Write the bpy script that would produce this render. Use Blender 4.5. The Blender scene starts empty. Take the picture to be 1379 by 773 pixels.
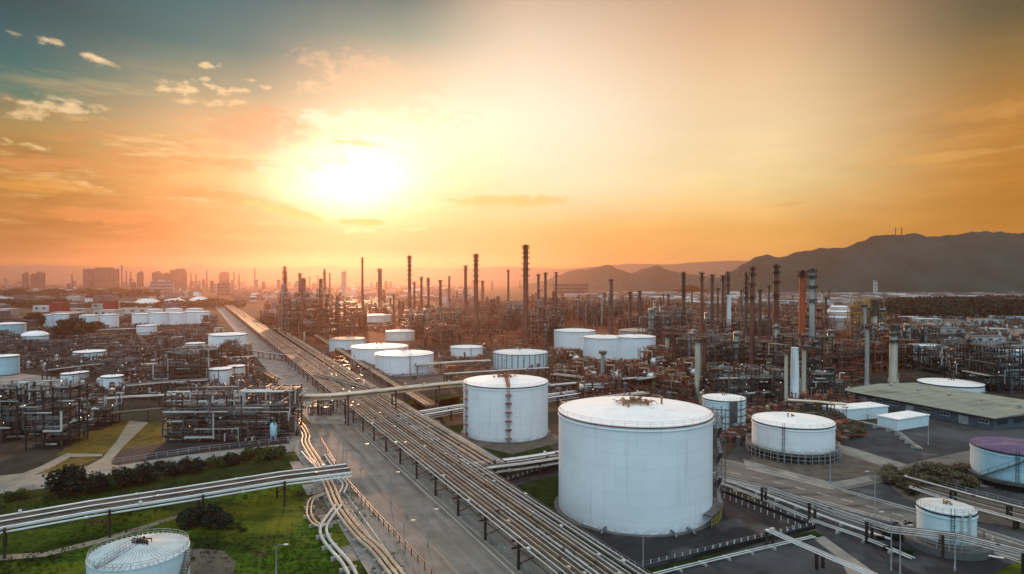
SUN_STRENGTH = 2.9
NISHITA_STRENGTH = .05
SKY_STRENGTH = 1.0
BACK_GAIN = 1.6
HAZE_COL = (.92, .57, .45)
HAZE_DENSITY = .000112
HAZE_G = .76
import bpy, math, random
from mathutils import Vector, Matrix
R = math.radians
rng = random.Random(7)
SC = bpy.context.scene
COL = SC.collection

# ------------------------------------------------------------------ camera model
F, PCX, PCY, HZ, CH = 881.0, 689.5, 386.5, 375.0, 46.0
PITCH = math.atan((PCY - HZ) / F)
CP, SP = math.cos(PITCH), math.sin(PITCH)

def ray(px, py):
    dx, dy = (px - PCX) / F, (PCY - py) / F
    return Vector((dx, CP + dy * SP, -SP + dy * CP))

def G(px, py, z=0.0):
    """point at height z seen at photo pixel (px, py)"""
    d = ray(px, py)
    t = (z - CH) / d.z
    return Vector((d.x * t, d.y * t, z))

def zat(py, Y):
    d = ray(PCX, py)
    return CH + Y / d.y * d.z

def pxof(p):
    d = Vector(p) - Vector((0, 0, CH))
    fw = d.y * CP - d.z * SP
    up = d.y * SP + d.z * CP
    return PCX + d.x / fw * F, PCY - up / fw * F

def lin(c):
    return tuple(((v / 255) / 12.92 if v / 255 <= .04045 else ((v / 255 + .055) / 1.055) ** 2.4) for v in c)

# ------------------------------------------------------------------ materials
MATS = {}
def mat(name, col, rough=.6, metal=0.0, var=.25, scale=.5, stretch=(1, 1, 1), col2=None, bump=0.0, bscale=None, spec=None, extra=None):
    """procedural material: two tones mixed by noise in world space"""
    m = bpy.data.materials.new(name)
    m.use_nodes = True
    nt = m.node_tree
    b = nt.nodes['Principled BSDF']
    b.inputs['Roughness'].default_value = rough
    b.inputs['Metallic'].default_value = metal
    if spec is not None:
        b.inputs['Specular IOR Level'].default_value = spec
    geo = nt.nodes.new('ShaderNodeNewGeometry')
    mp = nt.nodes.new('ShaderNodeMapping')
    mp.inputs['Scale'].default_value = stretch
    nt.links.new(geo.outputs['Position'], mp.inputs['Vector'])
    nz = nt.nodes.new('ShaderNodeTexNoise')
    nz.inputs['Scale'].default_value = scale
    nz.inputs['Detail'].default_value = 5
    nz.inputs['Roughness'].default_value = .62
    nt.links.new(mp.outputs[0], nz.inputs['Vector'])
    rp = nt.nodes.new('ShaderNodeValToRGB')
    c2 = col2 or tuple(max(0, v * (1 - var)) for v in col)
    c1 = col if col2 else tuple(min(1, v * (1 + var)) for v in col)
    rp.color_ramp.elements[0].position = .34
    rp.color_ramp.elements[0].color = (*c2, 1)
    rp.color_ramp.elements[1].position = .66
    rp.color_ramp.elements[1].color = (*c1, 1)
    nt.links.new(nz.outputs['Fac'], rp.inputs['Fac'])
    out = rp.outputs['Color']
    if extra:
        out = extra(nt, out, geo, mp)
    nt.links.new(out, b.inputs['Base Color'])
    if bump:
        n2 = nt.nodes.new('ShaderNodeTexNoise')
        n2.inputs['Scale'].default_value = bscale or scale * 6
        n2.inputs['Detail'].default_value = 3
        nt.links.new(geo.outputs['Position'], n2.inputs['Vector'])
        bp = nt.nodes.new('ShaderNodeBump')
        bp.inputs['Strength'].default_value = bump
        bp.inputs['Distance'].default_value = .3
        nt.links.new(n2.outputs['Fac'], bp.inputs['Height'])
        nt.links.new(bp.outputs[0], b.inputs['Normal'])
    MATS[name] = m
    return m

def mixlayer(nt, a, color, fac):
    mx = nt.nodes.new('ShaderNodeMix')
    mx.data_type = 'RGBA'
    nt.links.new(fac, mx.inputs['Factor'])
    nt.links.new(a, mx.inputs['A'])
    mx.inputs['B'].default_value = (*color, 1)
    return mx.outputs['Result']

def noise_mask(nt, vec, scale, lo, hi, detail=4, stretch=None):
    if stretch:
        mp = nt.nodes.new('ShaderNodeMapping')
        mp.inputs['Scale'].default_value = stretch
        nt.links.new(vec, mp.inputs['Vector'])
        vec = mp.outputs[0]
    nz = nt.nodes.new('ShaderNodeTexNoise')
    nz.inputs['Scale'].default_value = scale
    nz.inputs['Detail'].default_value = detail
    nt.links.new(vec, nz.inputs['Vector'])
    mr = nt.nodes.new('ShaderNodeMapRange')
    mr.inputs['From Min'].default_value = lo
    mr.inputs['From Max'].default_value = hi
    nt.links.new(nz.outputs['Fac'], mr.inputs['Value'])
    return mr.outputs[0]

def rust_streaks(color=(.28, .2, .14), lo=.56, hi=.85, amount=1.0):
    def f(nt, out, geo, mp):
        tc = nt.nodes.new('ShaderNodeTexCoord')
        k = noise_mask(nt, tc.outputs['Object'], 1.2, lo, hi, 4, (1, 1, .05))
        sp = nt.nodes.new('ShaderNodeSeparateXYZ'); nt.links.new(tc.outputs['Object'], sp.inputs[0])
        at_ = nt.nodes.new('ShaderNodeMath'); at_.operation = 'ARCTAN2'
        nt.links.new(sp.outputs['Y'], at_.inputs[0]); nt.links.new(sp.outputs['X'], at_.inputs[1])
        au = nt.nodes.new('ShaderNodeMath'); au.operation = 'MULTIPLY'; au.inputs[1].default_value = 13.0; nt.links.new(at_.outputs[0], au.inputs[0])
        cb = nt.nodes.new('ShaderNodeCombineXYZ'); nt.links.new(au.outputs[0], cb.inputs[0]); nt.links.new(sp.outputs['Z'], cb.inputs[1])
        br = nt.nodes.new('ShaderNodeTexBrick'); nt.links.new(cb.outputs[0], br.inputs['Vector'])
        br.inputs['Scale'].default_value = 1.0; br.inputs['Brick Width'].default_value = 7.0; br.inputs['Row Height'].default_value = 2.4
        br.inputs['Mortar Size'].default_value = .035; br.inputs['Mortar Smooth'].default_value = .3
        br.inputs['Color1'].default_value = (.90, .90, .90, 1); br.inputs['Color2'].default_value = (1, 1, 1, 1); br.inputs['Mortar'].default_value = (.80, .80, .80, 1)
        mm = nt.nodes.new('ShaderNodeMix'); mm.data_type = 'RGBA'; mm.blend_type = 'MULTIPLY'; mm.inputs['Factor'].default_value = .3
        nt.links.new(out, mm.inputs['A']); nt.links.new(br.outputs['Color'], mm.inputs['B']); out = mm.outputs['Result']
        gr = nt.nodes.new('ShaderNodeMapRange'); gr.inputs['From Min'].default_value = 1.6; gr.inputs['From Max'].default_value = .1
        nt.links.new(sp.outputs['Z'], gr.inputs['Value'])
        gm = nt.nodes.new('ShaderNodeMath'); gm.operation = 'MULTIPLY'; nt.links.new(gr.outputs[0], gm.inputs[0])
        nt.links.new(noise_mask(nt, tc.outputs['Object'], .8, .38, .62, 5), gm.inputs[1])
        g2 = nt.nodes.new('ShaderNodeMath'); g2.operation = 'MULTIPLY'; g2.inputs[1].default_value = .6; nt.links.new(gm.outputs[0], g2.inputs[0])
        out = mixlayer(nt, out, (.22, .19, .15), g2.outputs[0])
        # horizontal plate courses, 2.4 m apart
        sep = nt.nodes.new('ShaderNodeSeparateXYZ')
        nt.links.new(tc.outputs['Object'], sep.inputs[0])
        mod = nt.nodes.new('ShaderNodeMath'); mod.operation = 'FRACT'
        dv = nt.nodes.new('ShaderNodeMath'); dv.operation = 'DIVIDE'; dv.inputs[1].default_value = 2.4
        nt.links.new(sep.outputs['Z'], dv.inputs[0]); nt.links.new(dv.outputs[0], mod.inputs[0])
        lt = nt.nodes.new('ShaderNodeMath'); lt.operation = 'LESS_THAN'; lt.inputs[1].default_value = .045
        nt.links.new(mod.outputs[0], lt.inputs[0])
        ml = nt.nodes.new('ShaderNodeMath'); ml.operation = 'MULTIPLY'; ml.inputs[1].default_value = .10
        nt.links.new(lt.outputs[0], ml.inputs[0])
        out = mixlayer(nt, out, tuple(c * .75 for c in color), ml.outputs[0])
        m2 = nt.nodes.new('ShaderNodeMath'); m2.operation = 'MULTIPLY'; m2.inputs[1].default_value = .35 * amount
        nt.links.new(k, m2.inputs[0])
        return mixlayer(nt, out, color, m2.outputs[0])
    return f

mat('tank_white', (.84, .84, .84), .5, var=.05, scale=.15, extra=rust_streaks())
mat('tank_cyan', (.62, .74, .76), .45, var=.06, scale=.15, extra=rust_streaks(amount=.9))
mat('tank_blue', (.42, .62, .70), .45, var=.08, scale=.2, extra=rust_streaks(amount=1.1))
mat('tank_grey', (.42, .40, .38), .5, var=.1, scale=.2, extra=rust_streaks(amount=1.2))
mat('tank_cream', (.72, .70, .62), .5, var=.08, scale=.2, extra=rust_streaks())
def roofdirt(nt, out, geo, mp):
    return mixlayer(nt, out, (.45, .36, .27), noise_mask(nt, geo.outputs['Position'], .35, .62, .9, 6))
mat('roof_white', (.86, .84, .81), .55, var=.06, scale=.3, extra=roofdirt)
mat('roof_ribbed', (.60, .66, .66), .4, metal=.1, var=.12, scale=.6, extra=roofdirt)
mat('roof_purple', (.09, .055, .14), .7, var=.25, scale=.3, extra=lambda nt, o, g, mp: mixlayer(nt, o, (.16, .13, .17), noise_mask(nt, g.outputs['Position'], .25, .52, .7, 6)))
mat('roof_brown', (.36, .28, .22), .6, var=.2, scale=.2)
mat('roof_sage', (.25, .265, .205), .6, var=.14, scale=.12, stretch=(1, .2, 1), extra=lambda nt, o, g, mp: mixlayer(nt, mixlayer(nt, o, (.15, .15, .12), noise_mask(nt, g.outputs['Position'], .12, .5, .7, 7)), (.22, .14, .08), noise_mask(nt, g.outputs['Position'], .5, .64, .74, 5)))
mat('steel_rust_haze', (.24, .066, .034), .65, metal=.1, var=.55, scale=.35)  # rusty steel, its red brightened to make up for weak red haze
mat('steel_brown', (.05, .033, .025), .5, metal=.35, var=.5, scale=.3)
mat('steel_dark', (.03, .034, .038), .45, metal=.4, var=.4, scale=.3)
mat('steel_grey', (.13, .13, .13), .42, metal=.5, var=.35, scale=.4)
mat('steel_galv', (.42, .42, .41), .52, metal=.6, var=.25, scale=.5)
mat('pipe_pale', (.62, .60, .56), .32, metal=.35, var=.2, scale=.25)
mat('pipe_warm', (.52, .42, .30), .32, metal=.4, var=.3, scale=.2)
mat('rust_light', (.30, .15, .075), .7, var=.4, scale=2)
mat('pipe_rust', (.26, .075, .04), .45, metal=.3, var=.5, scale=.2)
mat('pipe_dark', (.09, .072, .058), .4, metal=.4, var=.5, scale=.2)
mat('pipe_white', (.78, .78, .76), .35, metal=.1, var=.12, scale=.3)
mat('vessel', (.27, .24, .21), .4, metal=.4, var=.3, scale=.25)
mat('stack_rust', (.17, .055, .03), .6, metal=.1, var=.4, scale=.25, stretch=(1, 1, .3))
mat('stack_orange', (.42, .075, .02), .6, var=.35, scale=.2, stretch=(1, 1, .3))
mat('stack_dark', (.10, .055, .045), .6, metal=.1, var=.4, scale=.25)
mat('stack_grey', (.36, .34, .31), .6, var=.3, scale=.2, stretch=(1, 1, .3))
mat('stack_beige', (.50, .44, .33), .6, var=.2, scale=.2, stretch=(1, 1, .3))
mat('stack_white', (.74, .76, .76), .5, var=.12, scale=.3, stretch=(1, 1, .2))
mat('yellow_paint', (.34, .22, .055), .5, var=.3, scale=1.0)
mat('red_paint', (.26, .008, .014), .5, var=.25, scale=.15)
mat('concrete', (.36, .34, .31), .8, var=.25, scale=.3, bump=.1)
mat('concrete_dark', (.10, .095, .09), .8, var=.3, scale=.3)
mat('bund', (.27, .28, .26), .8, var=.25, scale=.5)
mat('wall_white', (.66, .74, .76), .6, var=.08, scale=.2)
mat('wall_pale', (.5, .5, .47), .7, var=.2, scale=.05)
mat('wall_dark', (.07, .085, .1), .6, var=.3, scale=.3)
mat('wall_city', (.085, .08, .085), .8, var=.3, scale=.02)
mat('wall_city_pale', (.30, .29, .28), .8, var=.3, scale=.02)
mat('glass_dark', (.03, .035, .04), .15, var=.3, scale=.1)
mat('leaf', (.034, .066, .014), .8, spec=.15, var=.55, scale=.9)
mat('leaf_dark', (.010, .027, .017), .8, spec=.12, var=.5, scale=.6)
mat('leaf_olive', (.10, .075, .034), .7, var=.5, scale=.6)
mat('bark', (.06, .045, .032), .8, var=.3, scale=2)
mat('paint_mark', (.62, .61, .56), .7, var=.3, scale=1.5)
mat('lamp_post', (.30, .31, .32), .55, metal=.5, var=.15, scale=1)
mat('lamp_head', (.5, .5, .48), .4, var=.1, scale=1)
lm = mat('work_lamp', (.8, .75, .65), .5)
lm.node_tree.nodes['Principled BSDF'].inputs['Emission Color'].default_value = (1, .78, .55, 1)
lm.node_tree.nodes['Principled BSDF'].inputs['Emission Strength'].default_value = 3.0
lm.cycles.emission_sampling = 'NONE'

def gnd_extra(nt, out, geo, mp):
    o = mixlayer(nt, out, (.032, .040, .020), noise_mask(nt, geo.outputs['Position'], .012, .48, .62, 6))
    o = mixlayer(nt, o, (.095, .08, .06), noise_mask(nt, geo.outputs['Position'], .03, .56, .7, 6, (1, .35, 1)))
    return mixlayer(nt, o, (.022, .019, .017), noise_mask(nt, geo.outputs['Position'], .05, .58, .68, 5))
mat('ground', (.046, .037, .029), .95, spec=.1, var=.35, scale=.08, bump=.2, extra=gnd_extra)
def grass_extra(nt, out, geo, mp):
    o = mixlayer(nt, out, (.125, .120, .010), noise_mask(nt, geo.outputs['Position'], .05, .47, .66, 6))  # yellow-green patches: sunlit grass put into the colour
    o = mixlayer(nt, o, (.012, .026, .005), noise_mask(nt, geo.outputs['Position'], .07, .46, .64, 6, (1, 1.7, 1)))
    return mixlayer(nt, o, (.075, .055, .03), noise_mask(nt, geo.outputs['Position'], .16, .63, .72, 7))
mat('grass', (.046, .086, .008), .95, var=.5, scale=.9, bump=.6, bscale=2.2, spec=.05, extra=grass_extra)
mat('grass_dark', (.016, .030, .007), .95, spec=.05, var=.5, scale=.35, bump=.5, bscale=2.2)
def field_extra(nt, out, geo, mp):
    return mixlayer(nt, out, (.05, .055, .02), noise_mask(nt, geo.outputs['Position'], .06, .5, .7, 5))
mat('field_olive', (.12, .088, .020), .95, spec=.05, var=.3, scale=.4, bump=.3, extra=field_extra)
def asph_extra(nt, out, geo, mp):
    # tyre-worn bands and patches running along the refinery road
    rot = nt.nodes.new('ShaderNodeMapping')
    rot.inputs['Rotation'].default_value = (0, 0, -math.atan(.49))
    nt.links.new(geo.outputs['Position'], rot.inputs['Vector'])
    o = mixlayer(nt, out, (.22, .205, .18), noise_mask(nt, rot.outputs[0], .55, .5, .64, 4, (1, .025, 1)))
    o = mixlayer(nt, o, (.10, .095, .088), noise_mask(nt, rot.outputs[0], .4, .55, .66, 4, (1, .05, 1)))
    return mixlayer(nt, o, (.17, .15, .12), noise_mask(nt, geo.outputs['Position'], .06, .5, .75, 5))
mat('asphalt_worn', (.18, .162, .138), .85, spec=.25, var=.25, scale=.25, bump=.1, extra=asph_extra)
def yard_extra(nt, out, geo, mp):
    o = mixlayer(nt, out, (.065, .07, .076), noise_mask(nt, geo.outputs['Position'], .05, .5, .62, 5))
    return mixlayer(nt, o, (.12, .11, .095), noise_mask(nt, geo.outputs['Position'], .09, .6, .72, 6))
mat('asphalt', (.035, .037, .040), .85, spec=.25, var=.3, scale=.3, bump=.1, extra=yard_extra)
mat('asphalt_road', (.13, .122, .108), .85, spec=.25, var=.2, scale=.2, bump=.1, extra=lambda nt, o, g, mp: mixlayer(nt, o, (.05, .05, .048), noise_mask(nt, g.outputs['Position'], .3, .52, .68, 5, (.25, 1, 1))))
mat('pavement', (.225, .21, .18), .85, var=.2, scale=.4, bump=.1, extra=lambda nt, o, g, mp: mixlayer(nt, o, (.09, .087, .08), noise_mask(nt, g.outputs['Position'], .2, .5, .7, 5)))
mat('path', (.24, .20, .145), .9, var=.2, scale=.4, bump=.15)
mat('dirt', (.085, .068, .05), .95, var=.35, scale=.3, bump=.3)
mat('yard_dark', (.018, .018, .021), .85, spec=.25, var=.4, scale=.15, bump=.1, extra=lambda nt, o, g, mp: mixlayer(nt, o, (.05, .055, .06), noise_mask(nt, g.outputs['Position'], .12, .56, .64, 4)))
mat('haze_red_ground', (.13, .048, .026), .95, var=.45, scale=.06, spec=.1)  # red haze glow over the belt, put into the ground colour
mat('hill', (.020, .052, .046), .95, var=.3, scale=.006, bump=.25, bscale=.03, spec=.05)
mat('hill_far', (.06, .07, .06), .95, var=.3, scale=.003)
mat('water', (.03, .06, .075), .15, var=.2, scale=.01)

# ------------------------------------------------------------------ mesh builder
class MB:
    def __init__(s):
        s.v, s.f, s.m = [], [], []
    def _add(s, vs, fs, mi=0):
        o = len(s.v)
        s.v.extend(vs)
        for f in fs:
            s.f.append([i + o for i in f]); s.m.append(mi)
    def box(s, c, d, rz=0.0, mi=0):
        hx, hy, hz = d[0] / 2, d[1] / 2, d[2] / 2
        ca, sa = math.cos(rz), math.sin(rz)
        vs = []
        for z in (-hz, hz):
            for x, y in ((-hx, -hy), (hx, -hy), (hx, hy), (-hx, hy)):
                vs.append((c[0] + x * ca - y * sa, c[1] + x * sa + y * ca, c[2] + z))
        s._add(vs, [(0, 3, 2, 1), (4, 5, 6, 7), (0, 1, 5, 4), (1, 2, 6, 5), (2, 3, 7, 6), (3, 0, 4, 7)], mi)
    def beam(s, a, b, w, h=None, mi=0):
        a, b = Vector(a), Vector(b)
        d = b - a
        if d.length < 1e-6: return
        d.normalize()
        u = d.cross(Vector((0, 0, 1)))
        if u.length < 1e-3: u = Vector((1, 0, 0))
        u.normalize(); n = u.cross(d)
        u *= w / 2; n *= (h or w) / 2
        vs = [tuple(p + su * u + sn * n) for p in (a, b) for su, sn in ((-1, -1), (1, -1), (1, 1), (-1, 1))]
        s._add(vs, [(0, 1, 2, 3), (7, 6, 5, 4), (0, 4, 5, 1), (1, 5, 6, 2), (2, 6, 7, 3), (3, 7, 4, 0)], mi)
    def tube(s, pts, r, n=6, mi=0, caps=True):
        pts = [Vector(p) for p in pts]
        rings = []
        up = None
        for i, p in enumerate(pts):
            d = (pts[min(i + 1, len(pts) - 1)] - pts[max(i - 1, 0)])
            if d.length < 1e-9: d = Vector((0, 0, 1))
            d.normalize()
            ref = Vector((0, 0, 1)) if abs(d.z) < .92 else Vector((0, 1, 0))
            if up is not None and (up - d * up.dot(d)).length > .2: ref = up
            u = (ref - d * ref.dot(d)).normalized(); w = d.cross(u); up = u
            rr = r[i] if isinstance(r, (list, tuple)) else r
            rings.append([tuple(p + (u * math.cos(2 * math.pi * k / n) + w * math.sin(2 * math.pi * k / n)) * rr) for k in range(n)])
        vs = [q for g in rings for q in g]
        fs = []
        for i in range(len(pts) - 1):
            for k in range(n):
                k2 = (k + 1) % n
                fs.append((i * n + k, i * n + k2, (i + 1) * n + k2, (i + 1) * n + k))
        if caps:
            fs.append(tuple(range(n))[::-1]); fs.append(tuple((len(pts) - 1) * n + k for k in range(n)))
        s._add(vs, fs, mi)
    def lathe(s, c, prof, n=32, mi=0, a0=0, a1=2 * math.pi):
        """prof: list of (r, z)"""
        vs, fs = [], []
        full = abs(a1 - a0 - 2 * math.pi) < 1e-6
        m = n if full else n + 1
        for r, z in prof:
            for k in range(m):
                a = a0 + (a1 - a0) * k / n
                vs.append((c[0] + r * math.cos(a), c[1] + r * math.sin(a), c[2] + z))
        for i in range(len(prof) - 1):
            for k in range(n):
                k2 = (k + 1) % m
                fs.append((i * m + k, i * m + k2, (i + 1) * m + k2, (i + 1) * m + k))
        if full and prof[-1][0] > 1e-3:
            fs.append(tuple((len(prof) - 1) * m + k for k in range(m)))
        s._add(vs, fs, mi)
    def quad(s, a, b, c, d, mi=0):
        s._add([tuple(a), tuple(b), tuple(c), tuple(d)], [(0, 1, 2, 3)], mi)
    def mesh(s, name, ms):
        me = bpy.data.meshes.new(name)
        me.from_pydata(s.v, [], s.f)
        if not isinstance(ms, (list, tuple)): ms = [ms]
        for m in ms: me.materials.append(MATS[m] if isinstance(m, str) else m)
        if len(ms) > 1: me.polygons.foreach_set('material_index', s.m)
        me.polygons.foreach_set('use_smooth', [True] * len(me.polygons))
        me.update()
        me.set_sharp_from_angle(angle=R(32))
        return me
    def build(s, name, ms, parent=None, loc=None, rz=None):
        return link(name, s.mesh(name, ms), parent, loc, rz)

def link(name, me, parent=None, loc=None, rz=None):
    o = bpy.data.objects.new(name, me)
    COL.objects.link(o)
    if parent: o.parent = parent
    if loc is not None: o.location = loc
    if rz is not None: o.rotation_euler = (0, 0, rz)
    return o

def tag(o, label=None, cat=None, group=None, kind=None):
    if label: o['label'] = label
    if cat: o['category'] = cat
    if group: o['group'] = group
    if kind: o['kind'] = kind
    return o

def thing(name, label, cat, loc, rz=0.0, group=None):
    o = link(name, None, None, loc, rz)
    o.empty_display_size = .1
    return tag(o, label, cat, group)

KIDS = {}
def dup(root, loc, rz=0.0, sc=(1, 1, 1), label=None, group=None):
    r = root.copy(); COL.objects.link(r)
    r.location = loc; r.rotation_euler = (0, 0, rz); r.scale = sc
    if label: r['label'] = label
    if group: r['group'] = group
    if root.name not in KIDS: KIDS[root.name] = [(c, list(c.children)) for c in root.children]
    for c, gs in KIDS[root.name]:
        k = c.copy(); COL.objects.link(k); k.parent = r
        for g in gs:
            q = g.copy(); COL.objects.link(q); q.parent = k
    return r

def sheet(name, pts, m, z=.01, kind='structure', label=None):
    """flat ground sheet through world points"""
    me = bpy.data.meshes.new(name)
    me.from_pydata([(p[0], p[1], z) for p in pts], [], [list(range(len(pts)))])
    me.materials.append(MATS[m])
    me.update()
    if me.polygons[0].normal.z < 0: me.flip_normals()
    return tag(link(name, me), label, None, None, kind)

def psheet(name, pix, m, z=.01):
    return sheet(name, [G(x, y) for x, y in pix], m, z)

def smooth_path(pts, step=4.0, it=2):
    """Chaikin-rounded polyline"""
    pts = [Vector(p) for p in pts]
    for _ in range(it):
        q = [pts[0]]
        for a, b in zip(pts, pts[1:]):
            q += [a.lerp(b, .25), a.lerp(b, .75)]
        q.append(pts[-1]); pts = q
    return pts

def offset_path(pts, off, dz=0.0):
    out = []
    for i, p in enumerate(pts):
        d = pts[min(i + 1, len(pts) - 1)] - pts[max(i - 1, 0)]
        n = Vector((d.y, -d.x, 0)).normalized()
        out.append(p + n * off + Vector((0, 0, dz)))
    return out

def walk(pts, step):
    """points every `step` metres along a path with direction"""
    out, acc = [], 0.0
    for a, b in zip(pts, pts[1:]):
        L = (b - a).length
        while acc <= L:
            out.append((a.lerp(b, acc / L) if L else a.copy(), (b - a).normalized())); acc += step
        acc -= L
    return out
# ------------------------------------------------------------------ camera, sun, sky, air
cam = bpy.data.cameras.new('camera')
cam.sensor_width = 36.0
cam.lens = F / 1379 * 36
cam.clip_start = .5
cam.clip_end = 60000
cob = bpy.data.objects.new('camera', cam)
COL.objects.link(cob)
cob.location = (0, 0, CH)
cob.rotation_euler = (math.pi / 2 - PITCH, 0, 0)
SC.camera = cob
SC.render.resolution_x, SC.render.resolution_y = 1024, 574
SC.view_settings.view_transform = 'Standard'
SC.view_settings.look = 'None'
SC.view_settings.exposure = 0
SC.view_settings.gamma = 1
SC.view_settings.use_curve_mapping = False
SC.cycles.use_denoising = True
SC.cycles.max_bounces = 5
SC.cycles.diffuse_bounces = 3
SC.cycles.glossy_bounces = 2
SC.cycles.volume_bounces = 0
SC.cycles.sample_clamp_indirect = 4
SC.cycles.sample_clamp_direct = 12
SC.cycles.caustics_reflective = False
SC.cycles.caustics_refractive = False

def skypos(px, py):
    d = ray(px, py).normalized()
    return math.degrees(math.atan2(d.x, d.y)), math.degrees(math.asin(d.z))

SUN_AZ, SUN_EL = skypos(482, 243)
SUNDIR = Vector((math.sin(R(SUN_AZ)) * math.cos(R(SUN_EL)), math.cos(R(SUN_AZ)) * math.cos(R(SUN_EL)), math.sin(R(SUN_EL))))
sl = bpy.data.lights.new('sun', 'SUN')
sl.energy = SUN_STRENGTH
sl.angle = R(.53)
sl.color = (1.0, .52, .27)
so = bpy.data.objects.new('sun', sl)
COL.objects.link(so)
so.location = SUNDIR * 300
so.rotation_euler = (-SUNDIR).to_track_quat('-Z', 'Y').to_euler()

W = bpy.data.worlds.new('World')
SC.world = W
W.use_nodes = True
nt = W.node_tree
for n in list(nt.nodes): nt.nodes.remove(n)

class S:
    """tiny expression wrapper over math nodes"""
    def __init__(s, sock): s.s = sock
    def _op(op, *a, clamp=False):
        n = nt.nodes.new('ShaderNodeMath'); n.operation = op; n.use_clamp = clamp
        for i, v in enumerate(a):
            if isinstance(v, S): nt.links.new(v.s, n.inputs[i])
            else: n.inputs[i].default_value = v
        return S(n.outputs[0])
    def __add__(s, o): return S._op('ADD', s, o)
    __radd__ = __add__
    def __sub__(s, o): return S._op('SUBTRACT', s, o)
    def __rsub__(s, o): return S._op('SUBTRACT', o, s)
    def __mul__(s, o): return S._op('MULTIPLY', s, o)
    __rmul__ = __mul__
    def __truediv__(s, o): return S._op('DIVIDE', s, o)
    def exp(s): return S._op('EXPONENT', s)
    def sq(s): return S._op('MULTIPLY', s, s)
    def sqrt(s): return S._op('SQRT', s)
    def abs(s): return S._op('ABSOLUTE', s)
def sstep(x, a, b):
    n = nt.nodes.new('ShaderNodeMapRange'); n.interpolation_type = 'SMOOTHSTEP'
    nt.links.new(x.s, n.inputs['Value'])
    n.inputs['From Min'].default_value = a; n.inputs['From Max'].default_value = b
    return S(n.outputs[0])
def mixc(a, b, f):
    n = nt.nodes.new('ShaderNodeMix'); n.data_type = 'RGBA'
    for sock, v in ((n.inputs['A'], a), (n.inputs['B'], b)):
        if isinstance(v, tuple): sock.default_value = (*v, 1)
        else: nt.links.new(v, sock)
    nt.links.new(f.s, n.inputs['Factor'])
    return n.outputs['Result']
def addc(a, col, f):
    n = nt.nodes.new('ShaderNodeMix'); n.data_type = 'RGBA'; n.blend_type = 'ADD'; n.clamp_result = False
    nt.links.new(a, n.inputs['A']); n.inputs['B'].default_value = (*col, 1); nt.links.new(f.s, n.inputs['Factor'])
    n.clamp_factor = False
    return n.outputs['Result']

tc = nt.nodes.new('ShaderNodeTexCoord')
sx = nt.nodes.new('ShaderNodeSeparateXYZ')
nt.links.new(tc.outputs['Generated'], sx.inputs[0])
DX, DY, DZ = (S(sx.outputs[i]) for i in range(3))
AZ = S._op('ARCTAN2', DX, DY) * (180 / math.pi)
EL = S._op('ARCSINE', DZ) * (180 / math.pi)

def ramp(stops):
    """elevation colour ramp; stops (deg, sRGB)"""
    n = nt.nodes.new('ShaderNodeValToRGB')
    cr = n.color_ramp
    while len(cr.elements) < len(stops): cr.elements.new(1.0)
    for e, (d, c) in zip(cr.elements, stops):
        e.position = max(0, d) / 90
    for e, (d, c) in zip(cr.elements, stops):
        k = 1 + max(0, min(1, (d - 40) / 50)) * .7
        e.color = (*[v * k for v in lin(c)], 1)
    f = EL / 90
    nt.links.new(f.s, n.inputs['Fac'])
    return n.outputs['Color']

ZEN = (250, 240, 230)
RAMPS = [
    (-38, [(0, (150, 104, 30)), (4, (164, 112, 32)), (8, (178, 126, 48)), (11, (150, 136, 86)), (13, (30, 120, 110)), (16, (0, 98, 106)), (19, (0, 76, 86)), (45, (110, 155, 185)), (90, ZEN)]),
    (-23, [(0, (130, 70, 16)), (2.5, (176, 96, 26)), (4.5, (208, 130, 48)), (8, (232, 180, 104)), (12, (220, 182, 128)), (15, (140, 152, 126)), (18, (0, 116, 120)), (22, (0, 104, 118)), (45, (110, 155, 185)), (90, ZEN)]),
    (-10, [(0, (60, 14, 0)), (2.5, (130, 60, 12)), (4.5, (226, 150, 66)), (8, (248, 220, 150)), (13, (248, 216, 168)), (17, (206, 180, 142)), (20, (90, 134, 124)), (23, (0, 96, 104)), (45, (160, 175, 190)), (90, ZEN)]),
    (2, [(0, (200, 132, 60)), (2.5, (234, 166, 80)), (4.5, (246, 190, 104)), (8, (254, 240, 200)), (14, (252, 238, 212)), (18, (240, 212, 184)), (23, (204, 172, 146)), (45, (190, 190, 192)), (90, ZEN)]),
    (19, [(0, (240, 174, 88)), (4, (246, 186, 94)), (8, (250, 224, 162)), (12, (248, 220, 172)), (16, (240, 204, 160)), (20, (220, 176, 136)), (23, (194, 158, 126)), (45, (180, 186, 192)), (90, ZEN)]),
    (38, [(0, (198, 134, 50)), (4, (200, 136, 46)), (8, (198, 134, 52)), (12, (186, 132, 64)), (15, (150, 118, 68)), (18, (104, 94, 66)), (23, (70, 74, 62)), (45, (130, 150, 165)), (90, ZEN)]),
]
c = ramp(RAMPS[0][1])
for (a0, _), (a1, st) in zip(RAMPS, RAMPS[1:]):
    c = mixc(c, ramp(st), sstep(AZ, a0, a1))
# broad sky opposite the sunset
BACK = [(0, (96, 164, 186)), (10, (140, 190, 212)), (35, (176, 212, 236)), (90, ZEN)]
bk = nt.nodes.new('ShaderNodeMix'); bk.data_type = 'RGBA'; bk.blend_type = 'MULTIPLY'; bk.inputs['Factor'].default_value = 1.0
nt.links.new(ramp(BACK), bk.inputs['A']); bk.inputs['B'].default_value = (BACK_GAIN, BACK_GAIN, BACK_GAIN, 1)
c = mixc(c, bk.outputs['Result'], sstep(AZ.abs(), 60, 110))
BASE = c

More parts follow.
